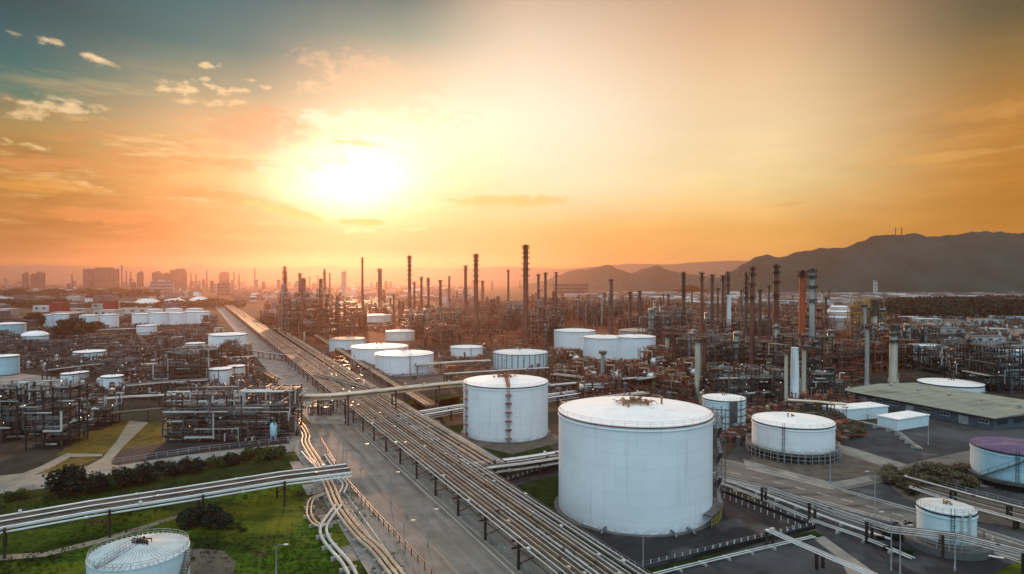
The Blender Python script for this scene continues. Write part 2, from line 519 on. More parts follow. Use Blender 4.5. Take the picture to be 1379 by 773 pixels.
# direction-space noises
def noise(scale, sx_, sy_, detail=5, off=0.0, rough=.55):
    cb = nt.nodes.new('ShaderNodeCombineXYZ')
    nt.links.new((AZ * sx_).s, cb.inputs[0]); nt.links.new((EL * sy_ + off).s, cb.inputs[1])
    cb.inputs[2].default_value = off
    n = nt.nodes.new('ShaderNodeTexNoise')
    n.inputs['Scale'].default_value = scale; n.inputs['Detail'].default_value = detail
    n.inputs['Roughness'].default_value = rough
    nt.links.new(cb.outputs[0], n.inputs['Vector'])
    return S(n.outputs['Fac'])
N_STREAK = noise(.10, 1, 4.5, 6, 3.0)
N_PUFF = noise(.55, 1, 1.9, 5, 11.0, .6)
N_WARP = noise(.22, 1, 2.2, 4, 23.0) - .5
N_WARP2 = noise(.9, 1, 2.0, 4, 31.0) - .5
FRONT = sstep(AZ.abs(), 75, 50)

def gauss(az, el, sa, se, tilt=0.0, warp=0.0):
    ca, sa_ = math.cos(R(tilt)), math.sin(R(tilt))
    u, v = AZ - az, EL - el
    p = (u * ca + v * sa_) / sa
    q = (v * ca - u * sa_) / se
    d = p.sq() + q.sq()
    if warp: d = d + N_WARP * warp
    return d
def ellipse(px, py, hx, hy, tilt=0.0, warp=1.5, soft=.75, fine=1.2):
    az, el = skypos(px, py)
    k = 180 / math.pi / F * math.cos(R(az))
    d = gauss(az, el, hx * k, hy * k, tilt) + N_WARP * warp * 2 + N_WARP2 * fine * 2
    return sstep(d, 1.0, 1.0 - soft)

# the veiled glow round the sun
def glow(px, py, sa, se, tilt=0):
    az, el = skypos(px, py)
    return (gauss(az, el, sa, se, tilt) * -1.0).exp()
c = addc(c, (.15, .075, .014), (N_STREAK - .52) * 2.6 * FRONT * sstep(EL, 16, 9))
c = mixc(c, lin((255, 244, 214)), glow(620, 165, 15, 8.5, 20) * .5 * FRONT)
c = mixc(c, lin((255, 226, 150)), glow(560, 262, 13, 3.0) * .4 * FRONT)
N_ST2 = noise(.16, .8, 3.6, 6, 47.0, .6)
N_ST3 = noise(.12, .9, 5.5, 6, 71.0, .6)
c = mixc(c, lin((214, 146, 84)), sstep(N_ST2, .47, .66) * glow(150, 240, 19, 4.5) * .85 * FRONT)
c = mixc(c, lin((255, 222, 160)), sstep(N_ST3, .53, .70) * glow(190, 225, 17, 4.5) * .75 * FRONT)
c = mixc(c, lin((226, 164, 96)), sstep(N_ST3, .50, .36) * glow(330, 285, 16, 3.0) * .6 * FRONT)
c = mixc(c, lin((238, 182, 108)), sstep(N_ST2, .54, .70) * glow(1250, 190, 11, 5.5) * .35 * FRONT)
c = mixc(c, lin((176, 122, 58)), sstep(N_ST3, .54, .72) * glow(1330, 205, 9, 4.5) * .22 * FRONT)
# cloud bodies lit from behind, in front of the glow
def cloud(c, col, px, py, hx, hy, tilt=0, amt=1.0, warp=1.5, soft=.75, fine=1.2):
    return mixc(c, lin(col), ellipse(px, py, hx, hy, tilt, warp, soft, fine) * amt)
c = cloud(c, (214, 168, 124), 335, 172, 110, 32, -6, .8, 1.4, 1.0, 1.2)
c = cloud(c, (238, 202, 164), 520, 118, 120, 34, -20, .5, 1.6, 1.0, 1.2)
c = cloud(c, (212, 136, 68), 150, 292, 130, 12, 0, .9, 1.2, 1.0)
c = cloud(c, (228, 156, 80), 320, 268, 130, 9, -6, .9, 1.2, 1.0)
c = cloud(c, (222, 160, 66), 60, 250, 90, 10, 3, .6, 1.6, .9)
# cores of light
c = addc(c, (1.0, .92, .78), glow(474, 246, 5.4, 2.6) * 1.0)
c = addc(c, (.8, .74, .62), glow(575, 195, 8.0, 4.0, 14) * .16)
c = addc(c, (.9, .80, .64), glow(476, 208, 7.0, 3.2, 22) * .3)
c = addc(c, (.55, .45, .3), glow(640, 180, 12.0, 5.0, 18) * .12)
c = cloud(c, (255, 246, 214), 470, 166, 60, 22, -10, .8, 2.6, 1.0, 1.6)
c = cloud(c, (255, 240, 200), 420, 215, 60, 30, 20, .6, 2.6, 1.0, 1.6)
c = cloud(c, (244, 196, 122), 385, 284, 64, 8, -12, 1.0, 1.2, .8)
c = cloud(c, (236, 186, 112), 484, 299, 38, 5, 0, .95, .8, .8, .6)
c = cloud(c, (248, 216, 158), 484, 193, 46, 5, 0, .75, .9, .9)
c = cloud(c, (246, 206, 132), 690, 271, 105, 9, 1, .95, .9, .9)
c = cloud(c, (232, 176, 96), 1062, 275, 30, 4, 6, .55, .9, .9)
c = cloud(c, (190, 134, 62), 1345, 203, 70, 10, 4, .45, 1.4, .9)
c = cloud(c, (232, 176, 96), 1265, 212, 110, 7, 2, .5, 1.4, .9)
c = cloud(c, (224, 166, 88), 1330, 150, 70, 14, 6, .3, 2.0, .9)
# small lit cloudlets
LIT = (255, 222, 168)
for px, py, hx, hy, t, am in [(68, 56, 15, 7, -6, 1), (127, 80, 17, 7, -17, 1), (150, 87, 16, 3, -14, .4), (20, 45, 9, 3, -10, .4), (68, 143, 60, 8, 0, .85),
                              (38, 153, 28, 8, 5, .7), (100, 138, 44, 4, -4, .6), (245, 118, 30, 10, 3, 1), (277, 89, 10, 4, 0, .8), (297, 88, 6, 3, 0, .6),
                              (276, 107, 7, 4, 0, .7), (287, 116, 16, 5, 0, .9), (300, 125, 12, 5, 5, .9), (322, 121, 13, 4, 0, .9), (295, 140, 18, 6, 8, .9),
                              (322, 138, 15, 3, 0, .7), (338, 108, 9, 3, 0, .8), (356, 117, 10, 4, 0, .8), (250, 137, 14, 4, 0, .7), (282, 160, 9, 4, 0, .6),
                              (448, 97, 12, 7, -30, .7), (420, 118, 36, 9, 8, .6), (35, 196, 32, 5, -8, .7), (10, 192, 12, 4, 0, .7), (235, 201, 20, 4, 8, .5),
                              (120, 248, 26, 4, -4, .5), (560, 308, 22, 3, 3, .8), (486, 311, 26, 4, 0, .9), (350, 300, 60, 3, -4, .4), (1090, 345, 0.1, .1, 0, 0)]:
    if am: c = cloud(c, LIT, px, py, hx * 1.05, hy * 1.15, t, am * .85, 1.0, 1.6, 2.4)

ns = nt.nodes.new('ShaderNodeTexSky')
ns.sky_type = 'NISHITA'
ns.sun_disc = False
ns.sun_elevation = R(SUN_EL)
ns.sun_rotation = R(SUN_AZ)
ns.altitude = 50
ns.dust_density = 3.0
bg1 = nt.nodes.new('ShaderNodeBackground'); bg1.inputs['Strength'].default_value = NISHITA_STRENGTH
nt.links.new(ns.outputs[0], bg1.inputs['Color'])
bg2 = nt.nodes.new('ShaderNodeBackground'); bg2.inputs['Strength'].default_value = SKY_STRENGTH
nt.links.new(c, bg2.inputs['Color'])
mx = nt.nodes.new('ShaderNodeMixShader'); mx.inputs['Fac'].default_value = .985
nt.links.new(bg1.outputs[0], mx.inputs[1]); nt.links.new(bg2.outputs[0], mx.inputs[2])
wo = nt.nodes.new('ShaderNodeOutputWorld')
nt.links.new(mx.outputs[0], wo.inputs['Surface'])
W.cycles.sampling_method = 'MANUAL'
W.cycles.sample_map_resolution = 512

# the air: one closed box of even density round the whole scene
hm = bpy.data.materials.new('haze'); hm.use_nodes = True
h = hm.node_tree
for n in list(h.nodes): h.nodes.remove(n)
pv = h.nodes.new('ShaderNodeVolumePrincipled')
pv.inputs['Color'].default_value = (*HAZE_COL, 1)
pv.inputs['Density'].default_value = HAZE_DENSITY
pv.inputs['Anisotropy'].default_value = HAZE_G
ho = h.nodes.new('ShaderNodeOutputMaterial')
h.links.new(pv.outputs[0], ho.inputs['Volume'])
MATS['haze'] = hm
b = MB(); b.box((0, 2400, 107.25), (15600, 7200, 217.5))
tag(b.build('haze', 'haze'), None, None, None, 'stuff')
# ------------------------------------------------------------------ ground, roads, hills
me = bpy.data.meshes.new('ground')
nx, ny = 60, 60
vs = [(-7700 + 15400 * i / nx, -1100 + 7000 * j / ny, 0) for j in range(ny + 1) for i in range(nx + 1)]
fs = [(j * (nx + 1) + i, j * (nx + 1) + i + 1, (j + 1) * (nx + 1) + i + 1, (j + 1) * (nx + 1) + i) for j in range(ny) for i in range(nx)]
me.from_pydata(vs, [], fs); me.materials.append(MATS['ground']); me.update()
tag(link('ground', me), None, None, None, 'structure')

def rackx(Y, off=0.0):            # left edge of the long pipe corridor at depth Y
    return -.49 * (Y - 97) + off

# big lawn, near left
psheet('lawn', [(-420, 690), (0, 668), (120, 654), (250, 634), (400, 610), (425, 622), (470, 668), (520, 720), (545, 773), (600, 900), (-500, 900)], 'grass', .02)
psheet('verge', [(0, 652), (0, 668), (-420, 690), (-420, 700), (0, 715), (240, 680), (455, 640), (425, 606), (400, 612), (250, 636), (120, 656)], 'grass_dark', .04)
psheet('field', [(85, 606), (110, 585), (145, 572), (176, 566), (150, 607), (140, 612), (75, 614)], 'field_olive', .02)
psheet('field', [(150, 619), (165, 596), (185, 572), (232, 562), (236, 590), (200, 616), (170, 624)], 'field_olive', .02)
psheet('field', [(30, 640), (70, 620), (120, 615), (132, 617), (100, 632), (60, 642)], 'field_olive', .02)
psheet('field', [(120, 634), (150, 624), (162, 628), (140, 633)], 'field_olive', .05)
psheet('field', [(160, 500), (180, 492), (188, 505), (176, 530), (150, 530), (150, 520)], 'field_olive', .02)
psheet('dirt_patch', [(262, 738), (300, 742), (318, 758), (312, 785), (255, 800), (240, 760)], 'dirt', .06)
psheet('dirt_patch', [(410, 672), (440, 664), (452, 690), (436, 706), (414, 700)], 'dirt', .06)
# perimeter road along the left plant and the paths
psheet('road', [(-420, 690), (0, 655), (60, 640), (120, 633), (140, 630), (250, 613), (330, 604), (402, 596), (430, 590), (440, 600), (405, 607), (250, 626), (110, 652), (0, 665), (-420, 705)], 'pavement', .07)
psheet('path', [(174, 567), (200, 569), (168, 600), (152, 618), (150, 626), (164, 629), (120, 636), (62, 643), (0, 656), (0, 649), (70, 636), (118, 628), (138, 617), (156, 596)], 'path', .09)
psheet('path', [(0, 641), (30, 638), (56, 628), (75, 618), (90, 611), (138, 612), (138, 615), (95, 616), (66, 632), (40, 643), (0, 650)], 'path', .11)
psheet('path', [(-300, 762), (0, 748), (60, 744), (130, 727), (200, 706), (238, 694), (238, 698), (200, 711), (130, 733), (60, 750), (0, 755), (-300, 772)], 'path', .06)
psheet('yard', [(160, 606), (226, 596), (392, 576), (410, 590), (392, 596), (250, 611), (145, 627), (142, 622)], 'yard_dark', .04)
psheet('yard', [(0, 500), (75, 508), (90, 525), (60, 540), (0, 542), (-160, 545), (-160, 510)], 'pavement', .03)
# the long road beside the pipe corridor
def strip(name, o0, o1, Y0, Y1, m, z):
    return sheet(name, [(rackx(Y0, o0), Y0), (rackx(Y0, o1), Y0), (rackx(Y1, o1), Y1), (rackx(Y1, o0), Y1)], m, z)
strip('road', -16, 3.5, 30, 206, 'asphalt_worn', .05)
strip('road', -10, 3.5, 206, 1240, 'pavement', .05)
strip('pavement', 3.6, 17, 30, 1240, 'pavement', .13)
strip('pavement', -20.4, -16.1, 30, 190, 'pavement', .13)
strip('kerb', 3.35, 3.6, 30, 1240, 'concrete', .135)
strip('kerb', -16.1, -15.9, 30, 190, 'concrete', .135)
b = MB()
for o in (-14.8, 2.4):
    a, c2 = Vector((rackx(32, o), 32, .056)), Vector((rackx(200, o), 200, .056))
    n = Vector((.89, .44, 0)) * .06
    b.quad(a - n, a + n, c2 + n, c2 - n)
tag(b.build('road_marking', 'paint_mark'), None, None, None, 'structure')
for i, (y0, w) in enumerate([(106, 6), (122, 5), (139, 7), (158, 6)]):   # driveway slabs in the verge
    sheet('pavement', [(rackx(y0, -22.8), y0 - 1), (rackx(y0, -20.5), y0), (rackx(y0 + w, -20.5), y0 + w), (rackx(y0 + w, -22.8), y0 + w - 1)], 'pavement', .10)

# right side: paved base, roads, aprons
psheet('yard', [(960, 640), (1000, 590), (1130, 580), (1240, 560), (1500, 560), (1700, 640), (1700, 1000), (760, 1000), (905, 773), (1098, 713)], 'asphalt', .02)
psheet('apron', [(1098, 713), (1120, 730), (1180, 773), (1240, 830), (820, 900), (884, 778)], 'pavement', .045)
psheet('yard', [(930, 760), (1030, 730), (1090, 722), (1130, 752), (1150, 790), (900, 850), (880, 786)], 'asphalt', .06)
psheet('road', [(965, 618), (1010, 628), (1120, 656), (1280, 700), (1400, 738), (1600, 800), (1560, 830), (1379, 760), (1290, 728), (1200, 702), (1110, 678), (960, 644)], 'asphalt_road', .07)
psheet('road', [(1118, 596), (1150, 604), (1235, 630), (1300, 640), (1420, 650), (1420, 664), (1300, 654), (1225, 642), (1140, 618), (1105, 604)], 'pavement', .08)
psheet('road', [(1236, 622), (1300, 608), (1420, 590), (1420, 606), (1310, 622), (1250, 640), (1180, 652), (1120, 664), (1100, 656), (1160, 642)], 'asphalt_road', .10)
psheet('verge', [(1040, 600), (1112, 604), (1208, 634), (1150, 644), (1080, 650), (1004, 622)], 'dirt', .09)
psheet('pavement', [(1000, 618), (1010, 622), (1120, 650), (1168, 642), (1176, 648), (1118, 660), (1005, 632)], 'pavement', .12)
psheet('verge', [(1195, 652), (1230, 648), (1340, 676), (1420, 696), (1420, 720), (1300, 700), (1220, 672)], 'dirt', .09)
psheet('verge', [(1170, 730), (1215, 718), (1300, 742), (1360, 752), (1379, 800), (1290, 800), (1200, 765)], 'yard_dark', .11)
psheet('lawn', [(1340, 773), (1379, 752), (1500, 740), (1600, 800), (1400, 860)], 'grass', .13)
for pts, w in (([(966, 618), (1010, 628), (1120, 656), (1280, 700), (1400, 738)], .2), ([(960, 645), (1110, 679), (1200, 703), (1290, 729), (1379, 761)], .2)):
    b = MB(); q = [G(*p) for p in pts]
    for a, c2 in zip(q, q[1:]): b.beam(a + Vector((0, 0, .1)), c2 + Vector((0, 0, .1)), .3, .22)
    tag(b.build('kerb', 'concrete'), None, None, None, 'structure')
b = MB()
for pts in ([(985, 636), (1060, 653), (1160, 679), (1290, 716), (1379, 745)],):
    for p, d in walk([G(*p, .078) for p in pts], 5):
        n = Vector((d.y, -d.x, 0)) * .09
        b.quad(p - n, p + n, p + n + d * 2.4, p - n + d * 2.4)
for pts in ([(1012, 629), (1110, 654), (1215, 684), (1379, 735)], [(968, 643), (1110, 675), (1200, 699), (1379, 756)]):
    q = [G(*p, .078) for p in pts]
    for a, c2 in zip(q, q[1:]):
        n = Vector(((c2 - a).y, -(c2 - a).x, 0)).normalized() * .09
        b.quad(a - n, a + n, c2 + n, c2 - n)
tag(b.build('road_marking', 'paint_mark'), None, None, None, 'structure')

# dark bunded yard of the biggest tank and the grass inside it
psheet('yard', [(668, 655), (752, 628), (965, 655), (1097, 712), (858, 769)], 'yard_dark', .14)
psheet('lawn', [(690, 656), (752, 640), (790, 700), (800, 716), (752, 694)], 'grass_dark', .16)
psheet('verge', [(640, 648), (668, 652), (858, 771), (1098, 714), (1110, 722), (856, 790), (800, 773)], 'grass_dark', .05)
psheet('verge', [(540, 548), (640, 530), (640, 560), (560, 566)], 'grass_dark', .03)
psheet('lawn', [(520, 543), (620, 528), (618, 545), (545, 556)], 'grass_dark', .03)
psheet('lawn', [(565, 575), (622, 572), (740, 600), (760, 630), (660, 628)], 'grass_dark', .03)
psheet('yard', [(600, 590), (700, 572), (770, 592), (690, 612)], 'dirt', .05)
psheet('field', [(360, 490), (385, 500), (420, 530), (440, 575), (405, 585), (385, 545), (372, 515)], 'field_olive', .04)
psheet('yard', [(440, 490), (520, 470), (600, 500), (600, 520), (505, 522)], 'dirt', .03)
# ground sheet under the refinery belt, reddened in place of warm haze
sheet('yard', [((px - PCX) / F * D, D) for px, D in ((372, 440), (560, 440), (740, 455), (890, 330), (1000, 300), (1140, 300), (1220, 420), (1200, 1150), (420, 1150))], 'haze_red_ground', .015)

# hills: a relief grid under a ridge line read from the photo
def hills(name, D, depth, prof, m, seed, rough=.10, n=240, rows=26):
    r = random.Random(seed)
    ph = [(r.uniform(0, 6.28), r.uniform(.7, 1.3)) for _ in range(40)]
    def wob(u, v):
        s = 0
        for k, (p, q) in enumerate(ph[:14]):
            f = 2 ** (k / 2.2)
            s += math.sin(u * f * q * 11 + p + v * f * 2.2 * (1 if k % 2 else -1)) / f ** .9
        return s * .5
    xs = [p[0] for p in prof]
    me = bpy.data.meshes.new(name)
    vs, fs = [], []
    for j in range(rows + 1):
        v = j / rows * 2 - 1
        for i in range(n + 1):
            px = xs[0] + (xs[-1] - xs[0]) * i / n
            for (x0, y0), (x1, y1) in zip(prof, prof[1:]):
                if x0 <= px <= x1:
                    t = (px - x0) / (x1 - x0); t = t * t * (3 - 2 * t) * .5 + t * .5
                    py = y0 + (y1 - y0) * t; break
            hh = max(zat(py, D), 0)
            d = ray(px, 375)
            fall = max(0, 1 - abs(v)) ** 1.25 if v > 0 else max(0, 1 - abs(v)) ** .95
            u = i / n * (xs[-1] - xs[0]) / 400
            z = hh * fall * (1 + rough * 2.5 * wob(u * 2, v * 2) * (1 - fall)) + hh * rough * .12 * wob(u * 9, v)
            vs.append((d.x / d.y * D, D + v * depth, max(z, 0) - (.5 if abs(v) == 1 else 0)))
    for j in range(rows):
        for i in range(n):
            a = j * (n + 1) + i
            fs.append((a, a + 1, a + n + 2, a + n + 1))
    me.from_pydata(vs, [], fs); me.materials.append(MATS[m])
    me.polygons.foreach_set('use_smooth', [True] * len(fs)); me.update()
    return tag(link(name, me), None, None, None, 'structure')
hills('hill', 2100, 300, [(930, 384), (960, 378), (985, 365), (1002, 355), (1020, 345), (1035, 343), (1050, 347), (1075, 339), (1110, 334), (1135, 334), (1160, 325), (1175, 318), (1190, 316), (1206, 316.5),
      (1235, 314), (1250, 319), (1290, 316), (1310, 312), (1345, 312), (1362, 314), (1385, 314), (1440, 320), (1520, 330), (1640, 350), (1760, 376)], 'hill', 3)
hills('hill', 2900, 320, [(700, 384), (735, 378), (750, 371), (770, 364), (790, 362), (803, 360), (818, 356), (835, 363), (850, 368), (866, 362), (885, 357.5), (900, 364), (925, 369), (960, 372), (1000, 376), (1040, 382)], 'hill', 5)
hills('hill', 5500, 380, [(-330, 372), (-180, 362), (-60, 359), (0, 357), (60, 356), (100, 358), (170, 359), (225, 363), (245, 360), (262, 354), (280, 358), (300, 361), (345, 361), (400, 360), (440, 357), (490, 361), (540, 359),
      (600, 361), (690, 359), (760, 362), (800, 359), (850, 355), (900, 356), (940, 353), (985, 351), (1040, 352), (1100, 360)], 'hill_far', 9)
# ------------------------------------------------------------------ storage tanks
TANKS = []          # (X, Y, r) to keep other things clear

def circ(c, r, z, n, a0=0.0, a1=2 * math.pi):
    return [(c[0] + r * math.cos(a0 + (a1 - a0) * k / n), c[1] + r * math.sin(a0 + (a1 - a0) * k / n), z) for k in range(n + 1)]

def handrail_mb(pts_fn, posts, hgt=1.1, t=.06):
    b = MB()
    P = pts_fn
    for z in (hgt, hgt * .55):
        for a, c2 in zip(P, P[1:]):
            b.beam((a[0], a[1], a[2] + z), (c2[0], c2[1], c2[2] + z), t)
    for p in P[::posts]:
        b.beam(p, (p[0], p[1], p[2] + hgt), t)
    return b

VENT = []
def roof_gear(t, r, z, seed, dens=1.0, m='steel_rust_haze'):
    """vents, gauge hatches and pipe runs that crowd the middle of a tank roof"""
    q = random.Random(seed)
    if not VENT:
        for h in (.5, .9, 1.3):
            b = MB(); b.lathe((0, 0, -.25), [(.02, 0), (.2, 0), (.2, h), (.36, h), (.32, h + .25), (.02, h + .36)], 8); VENT.append(b)
        VENT.append({})
    for k in range(max(2, int(13 * dens))):
        a, d = q.uniform(0, 6.28), abs(q.gauss(0, .09)) * r
        i = q.randrange(3)
        if (i, m) not in VENT[3]: VENT[3][(i, m)] = VENT[i].mesh('roof_vent', m)
        vo = link('roof_vent', VENT[3][(i, m)], t, (d * math.cos(a) * 1.8, d * math.sin(a), z)); vs_ = min(1, .35 + r / 22); vo.scale = (vs_, vs_, vs_)
    b = MB(); px_, py_ = 0, 0
    for k in range(int(14 * dens)):
        x, y = q.gauss(0, .13) * r, q.gauss(0, .07) * r
        b.beam((px_, py_, z + .45), (x, py_, z + .45), .10); b.beam((x, py_, z + .45), (x, y, z + .45), .10)
        b.beam((x, y, z - .25), (x, y, z + .5), .08)
        px_, py_ = x, y
    if dens >= .5: b.build('roof_pipework', m, t)

def spiral(b, r, h, a0, turn, w=.9, t=.06):
    n = int(h / .28)
    prev = None
    for k in range(n + 1):
        a = a0 + turn * k / n
        z = h * k / n
        ca, sa = math.cos(a), math.sin(a)
        b.box(((r + w / 2) * ca, (r + w / 2) * sa, z), (w, .3, .05), a)
        p = Vector(((r + w) * ca, (r + w) * sa, z + 1.0))
        if prev is not None:
            b.beam(prev, p, t); b.beam(prev - Vector((0, 0, 1)), p - Vector((0, 0, 1)), t, .22)
        if k % 4 == 0: b.beam(p - Vector((0, 0, 1)), p, t)
        prev = p

def ladder(b, x, y, z0, z1, nx, ny, w=.5, cage=True):
    """caged ladder standing off a wall whose outward normal is (nx, ny)"""
    tx, ty = -ny, nx
    ox, oy = x + nx * .25, y + ny * .25
    for s in (-1, 1):
        b.beam((ox + tx * w / 2 * s, oy + ty * w / 2 * s, z0), (ox + tx * w / 2 * s, oy + ty * w / 2 * s, z1 + 1.1), .07)
    z = z0 + .4
    while z < z1:
        b.beam((ox - tx * w / 2, oy - ty * w / 2, z), (ox + tx * w / 2, oy + ty * w / 2, z), .05); z += .45
    if cage:
        z = z0 + 2.4
        while z < z1 + .8:
            P = [(ox + tx * w * .8 * math.cos(a) + nx * .8 * math.sin(a), oy + ty * w * .8 * math.cos(a) + ny * .8 * math.sin(a), z) for a in [math.pi * k / 5 for k in range(6)]]
            for a, c2 in zip(P, P[1:]): b.beam(a, c2, .06)
            z += 1.3

def tank(x0, x1, yt, yb, label, shell='tank_white', roof='roof_white', z0=0.0, style='cone', n=48, detail=1, stair=None, group=None, rise=None, category='tank', h=None, seed=None, gear=None, lad=(), name='storage_tank', rust_rim=False):
    Df = G(PCX, yb, z0).y
    w = x1 - x0
    ct = 1 / math.hypot(1, ((x0 + x1) / 2 - PCX) / F)      # an upright cylinder off the axis looks wider
    D = Df / (1 - w * ct / (2 * F))
    r = w * ct / 2 / F * D
    X = ((x0 + x1) / 2 - PCX) / F * D
    if h is None: h = zat(yt, Df) - z0
    TANKS.append((X, D, r))
    seed = seed or int(X * 10 + D)
    t = thing(name, label, category, (X, D, z0), 0, group)
    b = MB(); b.lathe((0, 0, 0), [(r, 0), (r, h)], n)
    if detail: b.lathe((0, 0, h - .9), [(r, 0), (r + .16, .02), (r + .16, .14), (r, .16)], n)
    b.build('shell', shell, t)
    rise = r * .09 if rise is None else rise
    b = MB()
    if style == 'cone':
        b.lathe((0, 0, h), [(r + .06, -.12), (r + .06, .02), (r * .6, rise * .55), (r * .25, rise * .9), (.02, rise)], n)
    elif style == 'dome':
        b.lathe((0, 0, h), [(r + .06, -.1), (r + .06, .02)] + [(r * math.cos(a), rise * math.sin(a)) for a in [R(10 * k) for k in range(1, 9)]] + [(.02, rise)], n)
    elif style == 'float':
        b.lathe((0, 0, h), [(r + .05, 0), (r - .25, .02), (r - .3, -1.3), (r * .6, -1.5), (.02, -1.4)], n)
    ro = b.build('roof', roof, t)
    if style == 'ribs':
        pass
    if detail:
        b = MB(); b.lathe((0, 0, h), [(r + .07, -.34), (r + .16, -.34), (r + .16, -.14), (r + .07, -.14)], n)
        b.build('rim_ring', 'steel_rust_haze' if rust_rim else 'steel_dark', t)
        b = handrail_mb(circ((0, 0), r - .12, h + .03, n), 3, .8, .03)
        b.build('handrail', 'steel_rust_haze' if rust_rim else 'steel_grey', t)
        b = MB(); b.lathe((0, 0, 0), [(r + .02, 0), (r + 1.0, 0), (r + 1.0, -.0)], n)
        b.lathe((0, 0, -.4), [(r + .9, 0), (r + .9, .62), (r + .03, .66)], n)
        b.build('foundation', 'concrete_dark', t)
    elif n >= 24:
        b = MB(); b.lathe((0, 0, h), [(r + .05, -.5), (r + .18, -.5), (r + .18, -.1), (r + .05, -.1)], n)
        b.build('rim_ring', 'steel_dark', t)
        b = MB(); b.lathe((0, 0, 0), [(r + .03, .5), (r + .5, .45), (r + .5, 0)], n)
        b.build('foundation', 'concrete_dark', t)
    g = gear if gear is not None else (1.0 if detail else .35)
    if g:
        roof_gear(t, r, h + rise * .9, seed, g, 'rust_light' if detail else 'steel_grey')
    if stair:
        b = MB(); spiral(b, r + .05, h, R(stair[0]), R(stair[1])); b.build('spiral_stair', 'steel_grey', t)
    for ang in lad:
        b = MB(); a = R(ang)
        ladder(b, r * math.cos(a), r * math.sin(a), 0, h, math.cos(a), math.sin(a))
        b.build('ladder', 'steel_brown', t)
    return t, X, D, r, h

# --- the biggest tank, right of centre
t, MX, MY, MR, MH = tank(751, 958, 575, 722, 'biggest white storage tank, in the dark fenced yard at front centre', n=128, gear=0, rust_rim=True)
roof_gear(t, MR, MH + MR * .085, 5, 1.8, 'rust_light')
b = MB()
for k in range(22):
    q = random.Random(k); x = q.gauss(0, 2.0); y = q.gauss(0, 1.1)
    b.tube([(0, 0, MH + 1.0), (x, y, MH + 1.0), (x + q.uniform(-.6, .6), y, MH + 1.9), (x + q.uniform(-1.8, 1.8), y + q.uniform(-.9, .9), MH + 1.8 + q.uniform(-.3, .5))], .07, 5)
b.build('roof_piping', 'rust_light', t)
# stair tower with landings on the right flank
b = MB(); A = R(-14); ax, ay = (MR + 1.15) * math.cos(A), (MR + 1.15) * math.sin(A)
for sx_ in (-.85, .85):
    for sy_ in (-1.2, 1.2):
        b.beam((ax + sx_, ay + sy_, 0), (ax + sx_, ay + sy_, MH + 1.3), .13)
nz = 8
for k in range(nz + 1):
    z = MH * k / nz
    for sx_ in (-.85, .85): b.beam((ax + sx_, ay - 1.2, z), (ax + sx_, ay + 1.2, z), .1)
    for sy_ in (-1.2, 1.2):
        b.beam((ax - .85, ay + sy_, z), (ax + .85, ay + sy_, z), .1)
        b.beam((ax - .85, ay + sy_, z + 1), (ax + .85, ay + sy_, z + 1), .06)
    if k < nz:
        s = 1 if k % 2 else -1
        b.beam((ax, ay - 1.1 * s, z), (ax, ay + 1.1 * s, z + MH / nz), .7, .12)
        b.beam((ax - .85, ay - 1.2 * s, z), (ax - .85, ay + 1.2 * s, z + MH / nz), .07)
b.build('stair_tower', 'steel_grey', t)
b = MB(); A = R(-38)
for k in range(8):
    a = R(-44 + 3.2 * k); p = ((MR + 1.7) * math.cos(a), (MR + 1.7) * math.sin(a))
    b.beam((*p, 0), (*p, 2.4), .12)
for z in (.7, 1.5, 2.3):
    P = circ((0, 0), MR + 1.7, z, 10, R(-44), R(-21))
    for a, c2 in zip(P, P[1:]): b.beam(a, c2, .12)
b.build('guard_rail', 'yellow_paint', t)
b = MB(); b.lathe((0, 0, 0), [(MR + .2, 2.3), (MR + 1.9, 2.3), (MR + 1.9, 2.48), (MR + .2, 2.5)], 20, a0=R(-46), a1=R(-8))
b.build('platform', 'steel_grey', t)
for a in (-120, -75, -62):
    b = MB(); ca, sa = math.cos(R(a)), math.sin(R(a))
    b.tube([(MR * ca, MR * sa, .8), ((MR + 1.6) * ca, (MR + 1.6) * sa, .8), ((MR + 2.0) * ca, (MR + 2.0) * sa, .3)], .22, 8)
    b.build('nozzle', 'steel_grey', t)

# --- the tank left of it with two ladders
t, X, Y, r, h = tank(624, 738, 522, 597, 'tall white tank with two rusty ladders, left of the biggest tank', n=96, gear=1.6, lad=())
for ang in (-153, -86):
    b = MB(); a = R(ang)
    ladder(b, r * math.cos(a), r * math.sin(a), 0, h, math.cos(a), math.sin(a), .7)
    for k in range(6):
        z = h * (k + .6) / 6.4
        b.box((r * math.cos(a) + math.cos(a) * .6, r * math.sin(a) + math.sin(a) * .6, z), (1.2, 1.9, .12), a)
    b.build('ladder', 'steel_rust_haze', t)
b = MB(); a = R(-86)
b.beam((r * math.cos(a), r * math.sin(a), h + .35), (0, 0, h + r * .09 + .3), .9, .1)
for s in (-.5, .5):
    b.beam((r * math.cos(a) + s, r * math.sin(a), h + 1.3), (s, 0, h + r * .09 + 1.3), .07)
    for k in range(9):
        f = k / 8
        b.beam((r * math.cos(a) * f + s, r * math.sin(a) * f, h + .3 + (1 - f) * r * .09), (r * math.cos(a) * f + s, r * math.sin(a) * f, h + 1.3 + (1 - f) * r * .09), .06)
b.build('roof_walkway', 'steel_rust_haze', t)

